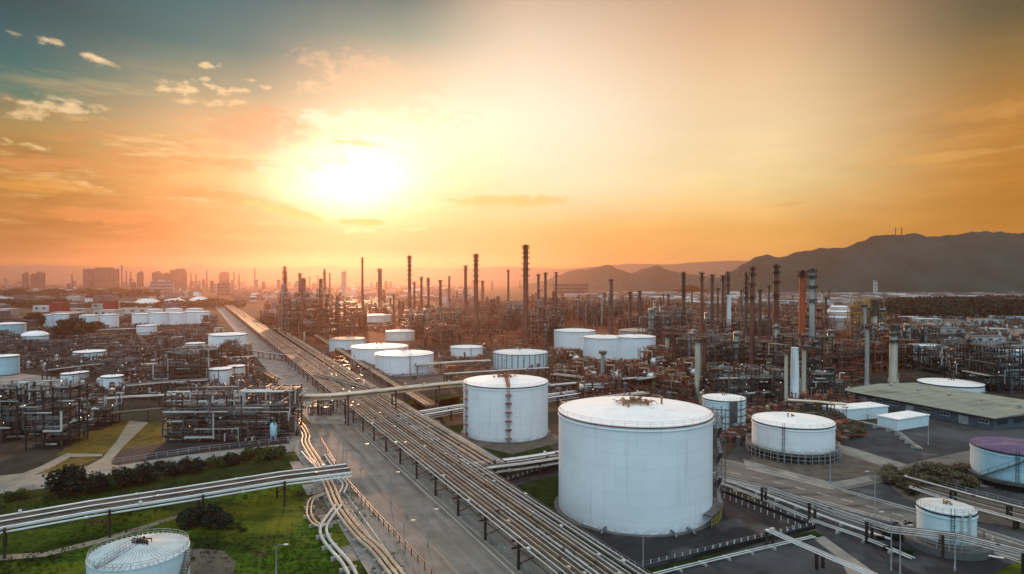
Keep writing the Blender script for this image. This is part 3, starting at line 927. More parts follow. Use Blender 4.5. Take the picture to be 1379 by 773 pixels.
# --- white tank on a scaffolded pedestal, right
t, X, Y, r, h = tank(1012, 1125, 577, 613, 'low wide white tank on a scaffold-ringed pedestal right of the biggest tank', n=96, z0=2.2, gear=.3, lad=(-125,))
b = MB(); b.lathe((0, 0, -2.2), [(r - .4, 0), (r - .4, 2.15)], 64); b.build('pedestal', 'steel_dark', t)
b = MB()
for k in range(44):
    a = 2 * math.pi * k / 44; p = ((r + 1.4) * math.cos(a), (r + 1.4) * math.sin(a)); q = ((r + .1) * math.cos(a), (r + .1) * math.sin(a))
    b.beam((*p, -2.2), (*p, 1.0), .13); b.beam((*p, -.1), (*q, -.1), .1); b.beam((*q, -2.2), (*q, -.1), .12)
for z in (-1.1, -.1, .5, 1.0):
    P = circ((0, 0), r + 1.4, z, 44)
    for a, c2 in zip(P, P[1:]): b.beam(a, c2, .1)
b.build('scaffold', 'steel_galv', t)

# --- small tank behind, with stiffening hoops
t, X, Y, r, h = tank(946, 1005, 540, 580, 'small pale tank with dark hoops, just behind the biggest tank on its right', shell='tank_cyan', n=64, gear=.4, lad=(-60,))
b = MB()
for f in (.22, .45, .68): b.lathe((0, 0, h * f), [(r, 0), (r + .14, 0), (r + .14, .2), (r, .2)], 64)
b.build('hoop', 'steel_dark', t)
b = MB(); b.box((r * .1, -r - .5, h * .5), (2.2, .9, h), 0); b.build('valve_cabinet', 'steel_grey', t)

# --- cyan tank at bottom right on a railed deck
t, X, Y, r, h = tank(1236, 1318, 694, 737, 'small cyan tank on a railed steel deck at bottom right', shell='tank_cyan', roof='roof_ribbed', n=80, z0=1.4, gear=.5, lad=(-112,))
b = MB(); b.lathe((0, 0, -1.4), [(r + 2.3, 0), (r + 2.3, 1.3), (r - .2, 1.32)], 48); b.build('deck', 'concrete_dark', t)
P = circ((0, 0), r + 2.2, -.08, 48); handrail_mb(P, 2, 1.2, .09).build('deck_rail', 'steel_galv', t)
b = MB(); a = R(-95); b.tube([(r * math.cos(a), (r) * math.sin(a) - .3, h), (r * math.cos(a), r * math.sin(a) - .3, .3)], .16, 8)
a = R(-78); b.tube([(r * math.cos(a), r * math.sin(a) - .35, h + .4), (r * math.cos(a), r * math.sin(a) - .35, -.8), (r * math.cos(a) + 4, r * math.sin(a) - 2.5, -.8)], .2, 8)
b.build('downpipe', 'pipe_pale', t)

# --- blue tank with a purple roof at the right edge
t, X, Y, r, h = tank(1306, 1440, 615, 655, 'blue tank with a purple roof cut by the right edge', shell='tank_blue', roof='roof_purple', n=96, z0=2.0, gear=0, stair=(-170, 60))
b = MB()
for k in range(40):
    a = 2 * math.pi * k / 40; p = ((r - .3) * math.cos(a), (r - .3) * math.sin(a))
    b.beam((*p, -2), (*p, 0), .35)
b.lathe((0, 0, -.35), [(r - .6, 0), (r + .5, 0), (r + .5, .3), (r, .32)], 64)
b.build('support_frame', 'steel_dark', t)
b = MB(); a = R(-128); ladder(b, r * math.cos(a), r * math.sin(a), -2, h, math.cos(a), math.sin(a)); b.build('ladder', 'steel_brown', t)

# --- ribbed-roof tank at bottom left
zt = 11.0
ctr = G(188, 742, zt); r = 70 / F * ctr.y * .87; TANKS.append((ctr.x, ctr.y, r))
t = thing('storage_tank', 'ribbed-roof tank with side stairs on the lawn at bottom left', 'tank', (ctr.x, ctr.y, 0))
b = MB(); b.lathe((0, 0, 0), [(r, 0), (r, zt)], 96); b.build('shell', 'tank_cyan', t)
b = MB(); b.lathe((0, 0, zt), [(r + .05, -.1), (r + .05, .03), (.5, r * .16), (.02, r * .165)], 96)
for k in range(56):
    a = 2 * math.pi * k / 56
    b.beam((r * math.cos(a), r * math.sin(a), zt + .06), (.5 * math.cos(a), .5 * math.sin(a), zt + r * .16 + .03), .13, .26)
b.build('roof', 'roof_ribbed', t)
b = MB(); a = R(-112)
for s in (-.33, .33):
    n = Vector((-math.sin(a), math.cos(a), 0)) * s
    for z in (.25, 1.0): b.beam(Vector((r * math.cos(a), r * math.sin(a), zt + z)) + n, Vector((0, 0, zt + r * .165 + z)) + n, .05)
    for k in range(8):
        f = k / 7; p = Vector((r * math.cos(a) * f, r * math.sin(a) * f, zt + .2 + (1 - f) * r * .16)) + n
        b.beam(p, p + Vector((0, 0, .8)), .045)
b.beam(Vector((r * math.cos(a), r * math.sin(a), zt + .15)), Vector((0, 0, zt + r * .165 + .12)), .6, .06)
b.build('roof_walkway', 'steel_galv', t)
roof_gear(t, r * .75, zt + r * .155, 77, 1.4, 'steel_brown')
P = circ((0, 0), r - .1, zt + .02, 72); handrail_mb(P, 2, .7, .04).build('handrail', 'steel_galv', t)
b = MB(); spiral(b, r + .05, zt, R(-60), R(62), .9); b.build('spiral_stair', 'steel_grey', t)
b = MB(); spiral(b, r + .05, zt * .9, R(-150), R(-38), .9); b.build('spiral_stair', 'steel_grey', t)
b = MB(); b.lathe((0, 0, 0), [(r + 1.1, 0), (r + 1.1, .3), (r, .32)], 64); b.build('foundation', 'concrete', t)

# --- mid-distance tanks around the corridor
M = [
    (505, 584, 480, 507, 'front white tank of the pair beside the pipe corridor, inside a dark bund', {}, 'lad'),
    (473, 550, 470, 493, 'white tank half hidden behind the front tank beside the pipe corridor', {}, ''),
    (443, 492, 458, 475, 'small bluish grey tank at the left of the white pair by the corridor', dict(shell='tank_cyan', roof='roof_brown'), ''),
    (519, 559, 447, 460, 'small cream tank behind the white pair by the corridor', dict(shell='tank_cream'), ''),
    (491, 527, 425, 439, 'cream tank with a dark band, farthest back of the tanks by the corridor', dict(shell='tank_cream'), 'band'),
    (606, 650, 469, 481, 'low white tank standing alone between the corridor pair and the tall ladder tank', {}, 'lad'),
    (664, 738, 478, 500, 'open-topped grey blue tank with a sunken roof behind the tall ladder tank', dict(shell='tank_cyan', style='float', roof='roof_brown', gear=.2), 'struts'),
    (746, 802, 447, 472, 'leftmost white tank of the cluster under the rust brown refinery', {}, ''),
    (785, 842, 456, 491, 'middle white tank of the cluster under the rust brown refinery', {}, ''),
    (830, 883, 455, 492, 'rightmost white tank of the cluster, smooth side towards the camera', {}, ''),
    (833, 896, 447, 466, 'brownish grey tank behind the rightmost white cluster tank', dict(shell='tank_grey', roof='roof_brown'), ''),
]
for x0, x1, yt, yb, lb, kw, ex in M:
    kw = dict(kw)
    t, X, Y, r, h = tank(x0, x1, yt, yb, lb, n=64, lad=(-70,) if 'lad' in ex else (), gear=kw.pop('gear', .5), **kw)
    if ex == 'band':
        b = MB(); b.lathe((0, 0, h * .12), [(r + .02, 0), (r + .1, 0), (r + .1, h * .22), (r + .02, h * .22)], 64); b.build('band', 'steel_brown', t)
    if ex == 'struts':
        b = MB()
        for k in range(30):
            a = 2 * math.pi * k / 30
            b.beam((r * math.cos(a), r * math.sin(a), 0), (r * math.cos(a), r * math.sin(a), h + .1), .35)
        b.build('buttress', 'steel_grey', t)
    if yb in (507,):
        b = MB(); P = circ((0, 0), r + 7, .6, 64); handrail_mb(P, 2, 1.6, .16).build('bund_fence', 'steel_galv', t)
        b = MB(); b.lathe((0, 0, 0), [(r + 7.4, 0), (r + 7.2, .9), (r + 6.8, .9), (r + 6.6, .05)], 64); b.build('bund', 'concrete_dark', t)

# --- left plant
L = [
    (280, 333, 452, 477, 'large white tank with bushes before it, left of the corridor road', {}),
    (249, 276, 463, 479, 'small white tank left of the large tank with bushes before it', {}),
    (280, 312, 498, 523, 'narrow white tank with a seam down its side, above the dark pipework block', {}),
    (305, 330, 494, 511, 'small cream tank tucked behind the narrow seamed tank', dict(shell='tank_cream')),
    (134, 166, 508, 528, 'white tank standing on its own beside the olive field at left', {}),
    (80, 106, 504, 522, 'small white tank left of the lone tank by the olive field', {}),
    (96, 119, 502, 516, 'weathered grey tank overlapped by a small white tank at left', dict(shell='tank_grey')),
    (97, 143, 475, 494, 'broad pale cyan tank in the middle of the left plant', dict(shell='tank_cyan')),
    (27, 66, 453, 466, 'cyan tank with a domed roof behind a dark wall at left', dict(shell='tank_cyan', style='dome', rise=3.2)),
    (-18, 26, 481, 507, 'blue tank cut by the left edge, the nearer one', dict(shell='tank_blue')),
    (-14, 35, 437, 458, 'blue tank cut by the left edge, farther back', dict(shell='tank_blue')),
    (58, 76, 424, 441, 'slim pale tank in front of the left red block', dict(shell='tank_cyan')),
    (70, 93, 423, 441, 'wider pale tank in front of the left red block', dict(shell='tank_cyan')),
    (106, 133, 425, 441, 'pale tank just left of the tank under the right red block', dict(shell='tank_cyan')),
    (134, 160, 424, 442, 'pale tank just below the right red block', {}),
    (183, 211, 439, 452, 'small white tank standing in front of the packed white tank cluster', {}),
    (359, 376, 418, 432, 'small white tank right of the corridor road, in front of brown scaffolding', {}),
]
for x0, x1, yt, yb, lb, kw in L:
    t, X, Y, r, h = tank(x0, x1, yt, yb, lb, n=40, detail=0, **kw)
    if 'seam' in lb and x0 == 280:
        b = MB(); a = R(-75); b.beam((r * math.cos(a), r * math.sin(a), 0), (r * math.cos(a), r * math.sin(a), h), .3); b.build('seam', 'steel_grey', t)
for i, (x0, x1, yt, yb) in enumerate([(177, 204, 423, 439), (200, 226, 422, 439), (224, 250, 422, 438), (246, 267, 420, 437), (262, 283, 420, 437), (196, 220, 417, 428), (222, 246, 416, 427), (250, 274, 416, 427)]):
    tank(x0, x1, yt, yb, 'white tank in the tightly packed cluster left of the corridor road', n=32, detail=0, gear=.2, group='packed white tanks left of the corridor road')
for x0, x1, yt, yb, lb in [(181, 216, 409, 414, 'leftmost of three low dome-roofed tanks behind the packed white tanks'), (217, 252, 409, 414, 'middle of three low dome-roofed tanks behind the packed white tanks'), (254, 282, 406, 411, 'rightmost of three low dome-roofed tanks, beside the corridor road')]:
    tank(x0, x1, yt, yb, lb, shell='tank_cream', roof='tank_cream', style='dome', n=40, detail=0, rise=8, gear=0)

# --- right side
tank(1222, 1261, 466, 483, 'bluish white tank standing alone beyond the green-roofed warehouse', shell='tank_cyan', n=40, detail=0, gear=0)
tank(1235, 1327, 521, 531, 'very low white tank disc behind the green-roofed warehouse', n=64, detail=0, gear=.3, rise=.8)
t, X, Y, r, h = tank(1108, 1152, 433, 446, 'dome-roofed tank with pale stripes right of the orange chimney', shell='tank_grey', roof='roof_brown', style='dome', n=48, detail=0, rise=14, gear=0)
b = MB()
for a in (12, 34, 58):
    q = R(a); b.lathe((0, 0, h + 14 * math.sin(q)), [(r * math.cos(q) + .1, -.2), (r * math.cos(q) + .35, .5), (r * math.cos(q + .1), 1.4)], 48)
b.build('stripe', 'tank_white', t)
# ------------------------------------------------------------------ pipe racks
def pipe_rack(label, path, width, n, rad=(.12, .28), tier=1.2, step=12, mats=('pipe_warm', 'pipe_pale', 'pipe_dark'), group=None, seed=1, two=True, legs=True, alt=False, name='pipe_rack', decks=None):
    """path: list of Vectors at pipe level (rack centre line)"""
    q = random.Random(seed)
    t = thing(name, label, 'pipe rack', (path[0].x, path[0].y, 0), 0, group)
    org = Vector((path[0].x, path[0].y, 0))
    path = [p - org for p in path]
    rows = [(0.0, n)] + ([(-tier, max(2, n // 2))] if two else [])
    for dz, cnt in rows:
        for k in range(cnt):
            off = -width / 2 + width * (k + .5) / cnt + q.uniform(-.1, .1)
            r = q.uniform(*rad)
            b = MB()
            pp = offset_path(path, off, dz + r + .12)
            b.tube(pp, r, 6)
            for p, d in walk(pp, q.uniform(14, 40)):
                if p.length < 330: b.tube([p - d * .18, p + d * .18], r * 1.6, 6)
                if p.length < 330 and q.random() < .3: b.box((p.x, p.y, p.z + r * 2.2), (.5, .5, r * 2.4), math.atan2(d.y, d.x))
            b.build('pipe', 'pipe_dark' if alt and (k % 2 or dz) else q.choice(mats), t)
    if legs:
        cache = None
        for p, d in walk(path, step):
            if cache is None:
                b = MB(); z = p.z
                for s in (-1, 1):
                    b.beam((s * width * .42, 0, -.0), (s * width * .42, 0, z), .38)
                b.beam((-width / 2 - .2, 0, z), (width / 2 + .2, 0, z), .32, .3)
                if two: b.beam((-width / 2 - .2, 0, z - tier), (width / 2 + .2, 0, z - tier), .28, .26)
                if width > 5: b.beam((-width * .42, 0, z * .2), (width * .42, 0, z - tier - .2), .16)
                cache = b.mesh('trestle', 'steel_brown')
            link('trestle', cache, t, (p.x, p.y, 0), math.atan2(-d.x, d.y))
    if decks:
        for off in decks:
            b = MB()
            P = offset_path(path, off, .35)
            for a, c2 in zip(P, P[1:]): b.beam(a, c2, .9, .08)
            for dz in (.5, 1.05):
                for a, c2 in zip(P, P[1:]): b.beam(a + Vector((0, 0, dz)), c2 + Vector((0, 0, dz)), .07)
            for p, d in walk(P, 3): b.beam(p, p + Vector((0, 0, 1.05)), .07)
            b.build('catwalk', 'steel_galv', t)
    return t

# the long corridor running to the horizon
def corr(off, z, Y0, Y1, m=9):
    return [Vector((rackx(Y0 + (Y1 - Y0) * k / m, off), Y0 + (Y1 - Y0) * k / m, z)) for k in range(m + 1)]
pipe_rack('long wide rack of parallel pipes running diagonally from bottom centre to the horizon', corr(9.4, 4.9, 58, 1230, 6), 12.2, 24, rad=(.09, .15), step=13, two=True, tier=1.2, seed=3, mats=('pipe_pale', 'pipe_warm', 'pipe_pale'), alt=True)
pipe_rack('narrower rack of pipes running along the right side of the long corridor', [Vector((rackx(Y, 22 + .012 * max(0, Y - 250)), Y, 3.2)) for Y in (150, 190, 240, 300, 420, 560)], 6, 9, step=14, seed=5, mats=('pipe_warm', 'pipe_dark', 'pipe_pale'))
pipe_rack('pipes splitting off the right side of the corridor towards the white tank pair', [Vector((rackx(Y, 34 + .05 * (Y - 220)), Y, 2.6)) for Y in (222, 300, 400, 500)], 5, 7, step=14, seed=6, mats=('pipe_warm', 'pipe_dark'))
# raised pipe bridge crossing the corridor
def gp(pix, z): return [G(x, y, z) for x, y in pix]
pipe_rack('curved raised pipe bridge crossing over the long corridor', smooth_path(gp([(250, 548), (330, 536), (385, 534), (438, 535), (500, 529), (560, 522), (624, 516), (700, 511)], 9.5)), 3.2, 6, rad=(.2, .36), step=16, seed=8, mats=('pipe_pale', 'pipe_warm'), tier=1.1)
# pale pipes over the lawn
pipe_rack('raised rack of white pipes slanting over the lawn at lower left', gp([(-160, 740), (0, 705), (120, 684), (250, 664), (380, 643), (470, 632)], 5), 7.4, 9, rad=(.12, .2), step=15, seed=9, mats=('pipe_white', 'pipe_dark', 'pipe_pale', 'pipe_dark'), tier=1.0)
# low lines on the grass
def line(label, pix, z, n, gap, r, m, seed, name='pipeline'):
    P = smooth_path([G(x, y, z) for x, y in pix], it=3)
    t = thing(name, label, 'pipeline', (P[0].x, P[0].y, 0))
    o = Vector((P[0].x, P[0].y, 0)); P = [p - o for p in P]
    for k in range(n):
        b = MB(); b.tube(offset_path(P, (k - (n - 1) / 2) * gap), r, 8); b.build('pipe', m, t)
    me = None
    for p, d in walk(P, 5):
        if me is None:
            b = MB(); b.box((0, 0, z * .4), (gap * n + .5, .35, z * .85)); me = b.mesh('pipe_support', 'concrete')
        link('pipe_support', me, t, (p.x, p.y, 0), math.atan2(-d.x, d.y))
    return t
line('twin pale pipes winding down the lawn beside the road', [(378, 540), (396, 562), (414, 586), (409, 595), (424, 617), (441, 648), (452, 677), (468, 700), (486, 722), (506, 738), (522, 758), (548, 790)], .8, 3, .95, .28, 'pipe_warm', 1)
line('pair of pipes bending left over the grass towards the bottom edge', [(456, 680), (445, 694), (434, 710), (438, 726), (454, 744), (470, 762), (486, 800)], .8, 2, 1.1, .28, 'pipe_pale', 2)
line('small looped pipe on the dirt patch beside the winding pipes', [(448, 661), (430, 667), (418, 672), (415, 690), (419, 700), (428, 708), (440, 706)], .7, 2, .8, .2, 'pipe_warm', 3)
line('short bent pipe end rising where the white rack stops', [(408, 608), (420, 622), (434, 634), (446, 640), (458, 644), (466, 652), (460, 664)], .8, 2, .9, .22, 'pipe_pale', 4)
line('thin single pipe beside the short bent pipe end', [(439, 612), (446, 622), (452, 630), (462, 640)], .8, 2, .8, .2, 'pipe_pale', 5)
# right-hand branches near the big tanks
pipe_rack('dense pipe rack leading right from the corridor to the biggest tank', gp([(598, 632), (650, 628), (700, 622), (752, 614), (830, 600)], 3), 6.4, 14, rad=(.12, .2), step=11, seed=12, mats=('pipe_white', 'pipe_pale', 'pipe_dark', 'pipe_dark'))
pipe_rack('pipe rack behind the tall ladder tank, leading right from the corridor', gp([(520, 565), (560, 559), (620, 549), (700, 540), (780, 529)], 3), 7, 13, rad=(.12, .22), step=11, seed=13, mats=('pipe_white', 'pipe_pale', 'pipe_dark', 'pipe_dark'))
pipe_rack('slanting pipe rack between the corridor and the tall ladder tank', gp([(548, 562), (572, 582), (598, 604), (628, 628)], 2.4), 4.5, 9, rad=(.1, .18), step=9, seed=14, mats=('pipe_pale', 'pipe_dark', 'pipe_white'))
pipe_rack('outer slanting pipe rack curving below the tall ladder tank', smooth_path(gp([(570, 562), (585, 568), (610, 592), (640, 612), (664, 622)], 2.2)), 3.0, 6, rad=(.1, .18), step=9, seed=15, mats=('pipe_pale', 'pipe_dark', 'pipe_warm'))
# right-hand racks
pipe_rack('railed pipe rack running beside the right road to the edge of the picture', gp([(962, 640), (1034, 657), (1119, 686), (1198, 711), (1290, 722), (1380, 744), (1470, 768)], 3.6), 2.0, 5, rad=(.07, .11), step=11, seed=16, mats=('pipe_pale', 'pipe_dark', 'steel_galv'), tier=.8)
pipe_rack('pale pipe rack angling across the paved apron at bottom right', gp([(1037, 716), (1080, 735), (1130, 757), (1172, 774), (1240, 804)], 2.4), 1.7, 4, rad=(.07, .11), step=10, seed=17, mats=('pipe_white', 'pipe_dark', 'pipe_pale'), tier=.6, two=False)
pipe_rack('pipe rack behind the small cyan tank on its deck', gp([(1219, 643), (1262, 655), (1320, 671), (1379, 686), (1450, 704)], 2.6), 1.8, 5, rad=(.07, .11), step=10, seed=18, mats=('pipe_pale', 'pipe_dark'))
pipe_rack('lower pipe rack passing in front of the blue purple-roofed tank', gp([(1228, 658), (1300, 682), (1379, 704), (1460, 726)], 1.6), 1.6, 4, rad=(.07, .11), step=10, seed=19, mats=('pipe_pale', 'pipe_dark', 'pipe_pale'), two=False)
line('silver conduit curving past the white office sheds on the right', [(1118, 560), (1150, 566), (1190, 574), (1212, 582), (1222, 592), (1240, 604)], 1.0, 2, .7, .14, 'concrete', 6)
line('low twin pipes along the right edge of the dark fenced yard', [(970, 650), (1040, 677), (1100, 703), (1160, 722), (1230, 752)], .6, 2, .8, .13, 'pipe_pale', 7)
line('single low pipe just outside the right edge of the dark fenced yard', [(972, 645), (1050, 672), (1130, 703), (1200, 726)], .6, 2, .5, .1, 'pipe_white', 8)
line('low twin pipes on the apron along the front edge of the dark yard', [(1096, 722), (1000, 744), (900, 768), (840, 784)], .5, 2, .6, .1, 'pipe_pale', 9)
# racks of the left plant
q = random.Random(44)
lab = 'low horizontal pipe rack among the tanks of the left plant'
for i, (xa, ya, xb, yb) in enumerate([(110, 540, 240, 532), (-30, 556, 120, 545), (140, 558, 385, 538), (-30, 520, 90, 512), (150, 495, 250, 488), (170, 520, 280, 512), (60, 470, 160, 462), (60, 500, 170, 488),
                                      (160, 470, 290, 462), (215, 490, 345, 480), (300, 470, 390, 480), (230, 455, 330, 447), (120, 455, 230, 447), (-20, 470, 60, 462), (90, 448, 200, 442), (320, 528, 390, 520), (335, 492, 375, 512)]):
    pipe_rack(lab, gp([(xa, ya), ((xa + xb) / 2, (ya + yb) / 2 - 1), (xb, yb)], q.uniform(3, 5.5)), q.uniform(3, 5), 6, rad=(.14, .26), step=12, seed=50 + i, mats=('pipe_pale', 'pipe_dark', 'steel_grey'), two=False, group='horizontal pipe racks of the left plant')
lab = 'pipe rack crossing the ground between tanks and rust brown refinery'
for i, (xa, ya, xb, yb) in enumerate([(600, 505, 790, 494), (740, 520, 880, 508), (560, 492, 660, 486), (745, 505, 800, 512), (760, 545, 870, 530), (860, 512, 960, 498), (1010, 505, 1130, 520), (430, 505, 500, 524), (900, 490, 1070, 505), (1060, 540, 1140, 546)]):
    pipe_rack(lab, gp([(xa, ya), ((xa + xb) / 2, (ya + yb) / 2 - .6), (xb, yb)], q.uniform(3, 6)), q.uniform(3, 5), 6, rad=(.15, .28), step=12, seed=80 + i, mats=('pipe_warm', 'pipe_dark', 'pipe_pale'), two=False, group='pipe racks before the refinery belt')
# ------------------------------------------------------------------ process units
LAMP = {}
def unit(name, label, cat, seed, a, bb, floors, fh, dens, steel, pipe_m, group=None, bay=5.0, ves=4, lamps=5):
    q = random.Random(seed)
    t = thing(name, label, cat, (0, 0, 0), 0, group)
    nx_, ny_ = max(2, round(a / bay)), max(2, round(bb / bay))
    X = [-a / 2 + a * i / nx_ for i in range(nx_ + 1)]; Y = [-bb / 2 + bb * j / ny_ for j in range(ny_ + 1)]
    top = {}
    for i in range(nx_):
        for j in range(ny_):
            top[i, j] = max(1, min(floors, int(round(floors * (.45 + .75 * q.random())))))
    fr, rl = MB(), MB()
    pls = [MB() for _ in range(floors + 1)]
    def ctop(i, j): return max([top.get((i + di, j + dj), 0) for di in (-1, 0) for dj in (-1, 0)])
    for i in range(nx_ + 1):
        for j in range(ny_ + 1):
            h = ctop(i, j) * fh + (q.uniform(0, 1.2))
            fr.beam((X[i], Y[j], 0), (X[i], Y[j], h), .34)
    for (i, j), n in top.items():
        for k in range(1, n + 1):
            z = k * fh
            fr.beam((X[i], Y[j], z), (X[i + 1], Y[j], z), .26); fr.beam((X[i], Y[j], z), (X[i], Y[j + 1], z), .26)
            if i == nx_ - 1: fr.beam((X[i + 1], Y[j], z), (X[i + 1], Y[j + 1], z), .26)
            if j == ny_ - 1: fr.beam((X[i], Y[j + 1], z), (X[i + 1], Y[j + 1], z), .26)
            if q.random() < .42:
                if q.random() < .5: fr.beam((X[i], Y[j], z - fh), (X[i + 1], Y[j], z), .18)
                else: fr.beam((X[i], Y[j], z), (X[i], Y[j + 1], z - fh), .18)
            if q.random() < .62:
                pls[k].box(((X[i] + X[i + 1]) / 2, (Y[j] + Y[j + 1]) / 2, z + .2), (a / nx_ + .02, bb / ny_ + .02, .1 + .004 * ((i + j) % 2)))
                for s in (-1, 1):
                    for hh in (.65, 1.15):
                        rl.beam((X[i], Y[j] if s < 0 else Y[j + 1], z + hh), (X[i + 1], Y[j] if s < 0 else Y[j + 1], z + hh), .07)
                    for m in range(3):
                        x = X[i] + bay * m / 2.5
                        rl.beam((x, Y[j] if s < 0 else Y[j + 1], z), (x, Y[j] if s < 0 else Y[j + 1], z + 1.15), .07)
    fr.build('steel_frame', steel, t)
    for pl in pls:
        if pl.v: pl.build('platform', 'steel_dark' if steel != 'steel_dark' else 'steel_grey', t)
    if rl.v: rl.build('handrail', 'steel_galv', t)
    if 'lamp' not in LAMP:
        lb_ = MB(); lb_.lathe((0, 0, 0), [(.02, -.12), (.10, -.08), (.13, .02), (.08, .12), (.02, .15)], 8); LAMP['lamp'] = lb_.mesh('work_lamp', 'work_lamp')
    for k in range(lamps):
        (i, j), n = q.choice(sorted(top.items()))
        link('work_lamp', LAMP['lamp'], t, (X[i] + q.choice((0, a / nx_)), Y[j] - .15, q.randrange(1, n + 1) * fh + q.uniform(.8, 1.6)))
    for mi, m in enumerate(pipe_m):
        p = MB()
        for k in range(int(dens * a * bb / 30 / len(pipe_m)) + 4):
            z = q.uniform(.6, floors * fh * .95); r = q.uniform(.1, .3)
            x0, y0 = q.uniform(-a / 2 - 1, a / 2 + 1), q.uniform(-bb / 2 - 1, bb / 2 + 1)
            L = q.uniform(.2, .8) * (a if q.random() < .5 else bb)
            pts = [Vector((x0, y0, z))]
            ax = q.random() < .55
            for s in range(q.randrange(1, 4)):
                l = pts[-1].copy(); c = q.random()
                if c < .45: l.x = max(-a / 2 - 1, min(a / 2 + 1, l.x + q.choice((-1, 1)) * L * q.uniform(.4, 1)))
                elif c < .7: l.y = max(-bb / 2 - 1, min(bb / 2 + 1, l.y + q.choice((-1, 1)) * L * q.uniform(.4, 1)))
                else: l.z = max(.4, min(floors * fh + 1.5, l.z + q.choice((-1, 1)) * q.uniform(2, 8)))
                pts.append(l)
            for u, v in zip(pts, pts[1:]): p.tube([u, v], r, 6)
        p.build('pipework', m, t)
    for k in range(ves):
        b = MB(); r = q.uniform(.8, 1.9)
        if q.random() < .6:
            h = floors * fh * q.uniform(.5, 1.25)
            x, y = q.uniform(-a / 2, a / 2), q.uniform(-bb / 2, bb / 2)
            r = min(r, h / 8)
            b.lathe((x, y, 0), [(r * 1.15, 0), (r * 1.15, .6), (r, .7), (r, h), (r * .85, h + r * .35), (r * .45, h + r * .6), (.02, h + r * .68)], 14)
            for z in (h * .5, h * .75, h * .95):
                b.lathe((x, y, z), [(r, 0), (r + .9, 0), (r + .9, .12), (r, .14)], 14)
                for hh in (.6, 1.1): b.lathe((x, y, z), [(r + .86, hh), (r + .93, hh), (r + .93, hh + .08), (r + .86, hh + .08)], 14)
            b.tube([(x + r + .3, y - .3, .5), (x + r + .3, y - .3, h + 1), (x, y, h + 1.2)], .14, 6)
            b.build('column', {'steel_dark': 'steel_dark', 'steel_rust_haze': 'stack_rust'}.get(steel, 'vessel' if q.random() < .4 else 'steel_brown'), t)
        else:
            z = fh * q.randrange(0, max(1, floors - 1)) + r + .4; L = q.uniform(4, 9); x, y = q.uniform(-a / 2 + 3, a / 2 - 3), q.uniform(-bb / 2, bb / 2)
            prof = [(-L / 2 - r * .5, .02), (-L / 2 - r * .3, r * .6), (-L / 2, r), (L / 2, r), (L / 2 + r * .3, r * .6), (L / 2 + r * .5, .02)]
            b.tube([(x + d, y, z) for d, _ in prof], [w for _, w in prof], 12, caps=False)
            b.box((x - L / 4, y, z - r * .8), (.4, r * 1.4, r * .8)); b.box((x + L / 4, y, z - r * .8), (.4, r * 1.4, r * .8))
            b.build('drum', 'vessel' if q.random() < .6 else 'pipe_pale', t)
    return t

CLEAR = list(TANKS)
def free(x, y, r):
    return all((x - a) ** 2 + (y - b) ** 2 > (r + c) ** 2 for a, b, c in CLEAR)

BELT = 'process units of the rust brown refinery belt'
LB = 'dense rust brown steel process unit in the refinery belt behind the white tanks'
PROT = []
for s, (a, bb, fl, fh, st, ve) in enumerate([(30, 20, 6, 4.2, 'steel_rust_haze', 5), (22, 22, 8, 4.0, 'steel_brown', 6), (36, 18, 5, 4.0, 'steel_rust_haze', 6), (18, 16, 9, 4.0, 'steel_rust_haze', 4), (40, 24, 4, 4.0, 'steel_brown', 8), (26, 18, 7, 4.2, 'steel_grey', 5)]):
    PROT.append(unit('process_unit', LB, 'process unit', 100 + s, a, bb, fl, fh, 9, st, ('pipe_rust', 'pipe_warm', 'pipe_dark'), BELT, ves=ve))
def ymin(px):
    T = [(360, 620), (372, 470), (470, 470), (480, 560), (556, 600), (562, 430), (650, 430), (740, 440), (748, 600), (830, 600), (842, 540), (880, 480), (893, 330), (955, 300), (1005, 290), (1012, 262), (1130, 266), (1150, 300), (1225, 330), (1232, 900)]
    for (a, u), (c, v) in zip(T, T[1:]):
        if a <= px <= c: return u + (v - u) * (px - a) / (c - a)
    return 1e9
q = random.Random(2)
used = set(); cnt = 0
def place_unit(x, y, k=None, sc=None):
    global cnt
    k = q.randrange(len(PROT)) if k is None else k
    far = max(.5, min(1, 1.25 - y / 1150)) * (.68 if x / y > .24 else 1)
    sc = sc or (q.uniform(.85, 1.15), q.uniform(.9, 1.1), q.uniform(.75, 1.1) * far)
    rz = q.choice((0, math.pi / 2, math.pi, -math.pi / 2)) + .45
    if k not in used:
        o = PROT[k]; used.add(k); o.location = (x, y, 0); o.rotation_euler = (0, 0, rz); o.scale = sc
    else:
        dup(PROT[k], (x, y, 0), rz, sc)
    CLEAR.append((x, y, 13)); cnt += 1
# the two blocks that show their fronts
for px, py, k in [(392, 452, 1), (420, 454, 3), (446, 452, 0), (400, 440, 0), (470, 446, 2)]:
    g_ = G(px, py); place_unit(g_.x, g_.y + 12, k, (1, 1, 1.05))
tries = 0
while cnt < 175 and tries < 9000:
    tries += 1
    Y = 262 + (q.random() ** 1.6) * 900
    px = q.uniform(362, 1228)
    x = (px - PCX) / F * Y
    if Y < ymin(px) + 14 or x < rackx(Y, 34): continue
    if 1096 < px < 1164 and 350 < Y < 640: continue
    if px > 1100 and Y > 640: continue
    if not free(x, Y, 11.5): continue
    place_unit(x, Y)
print('units', cnt, tries)

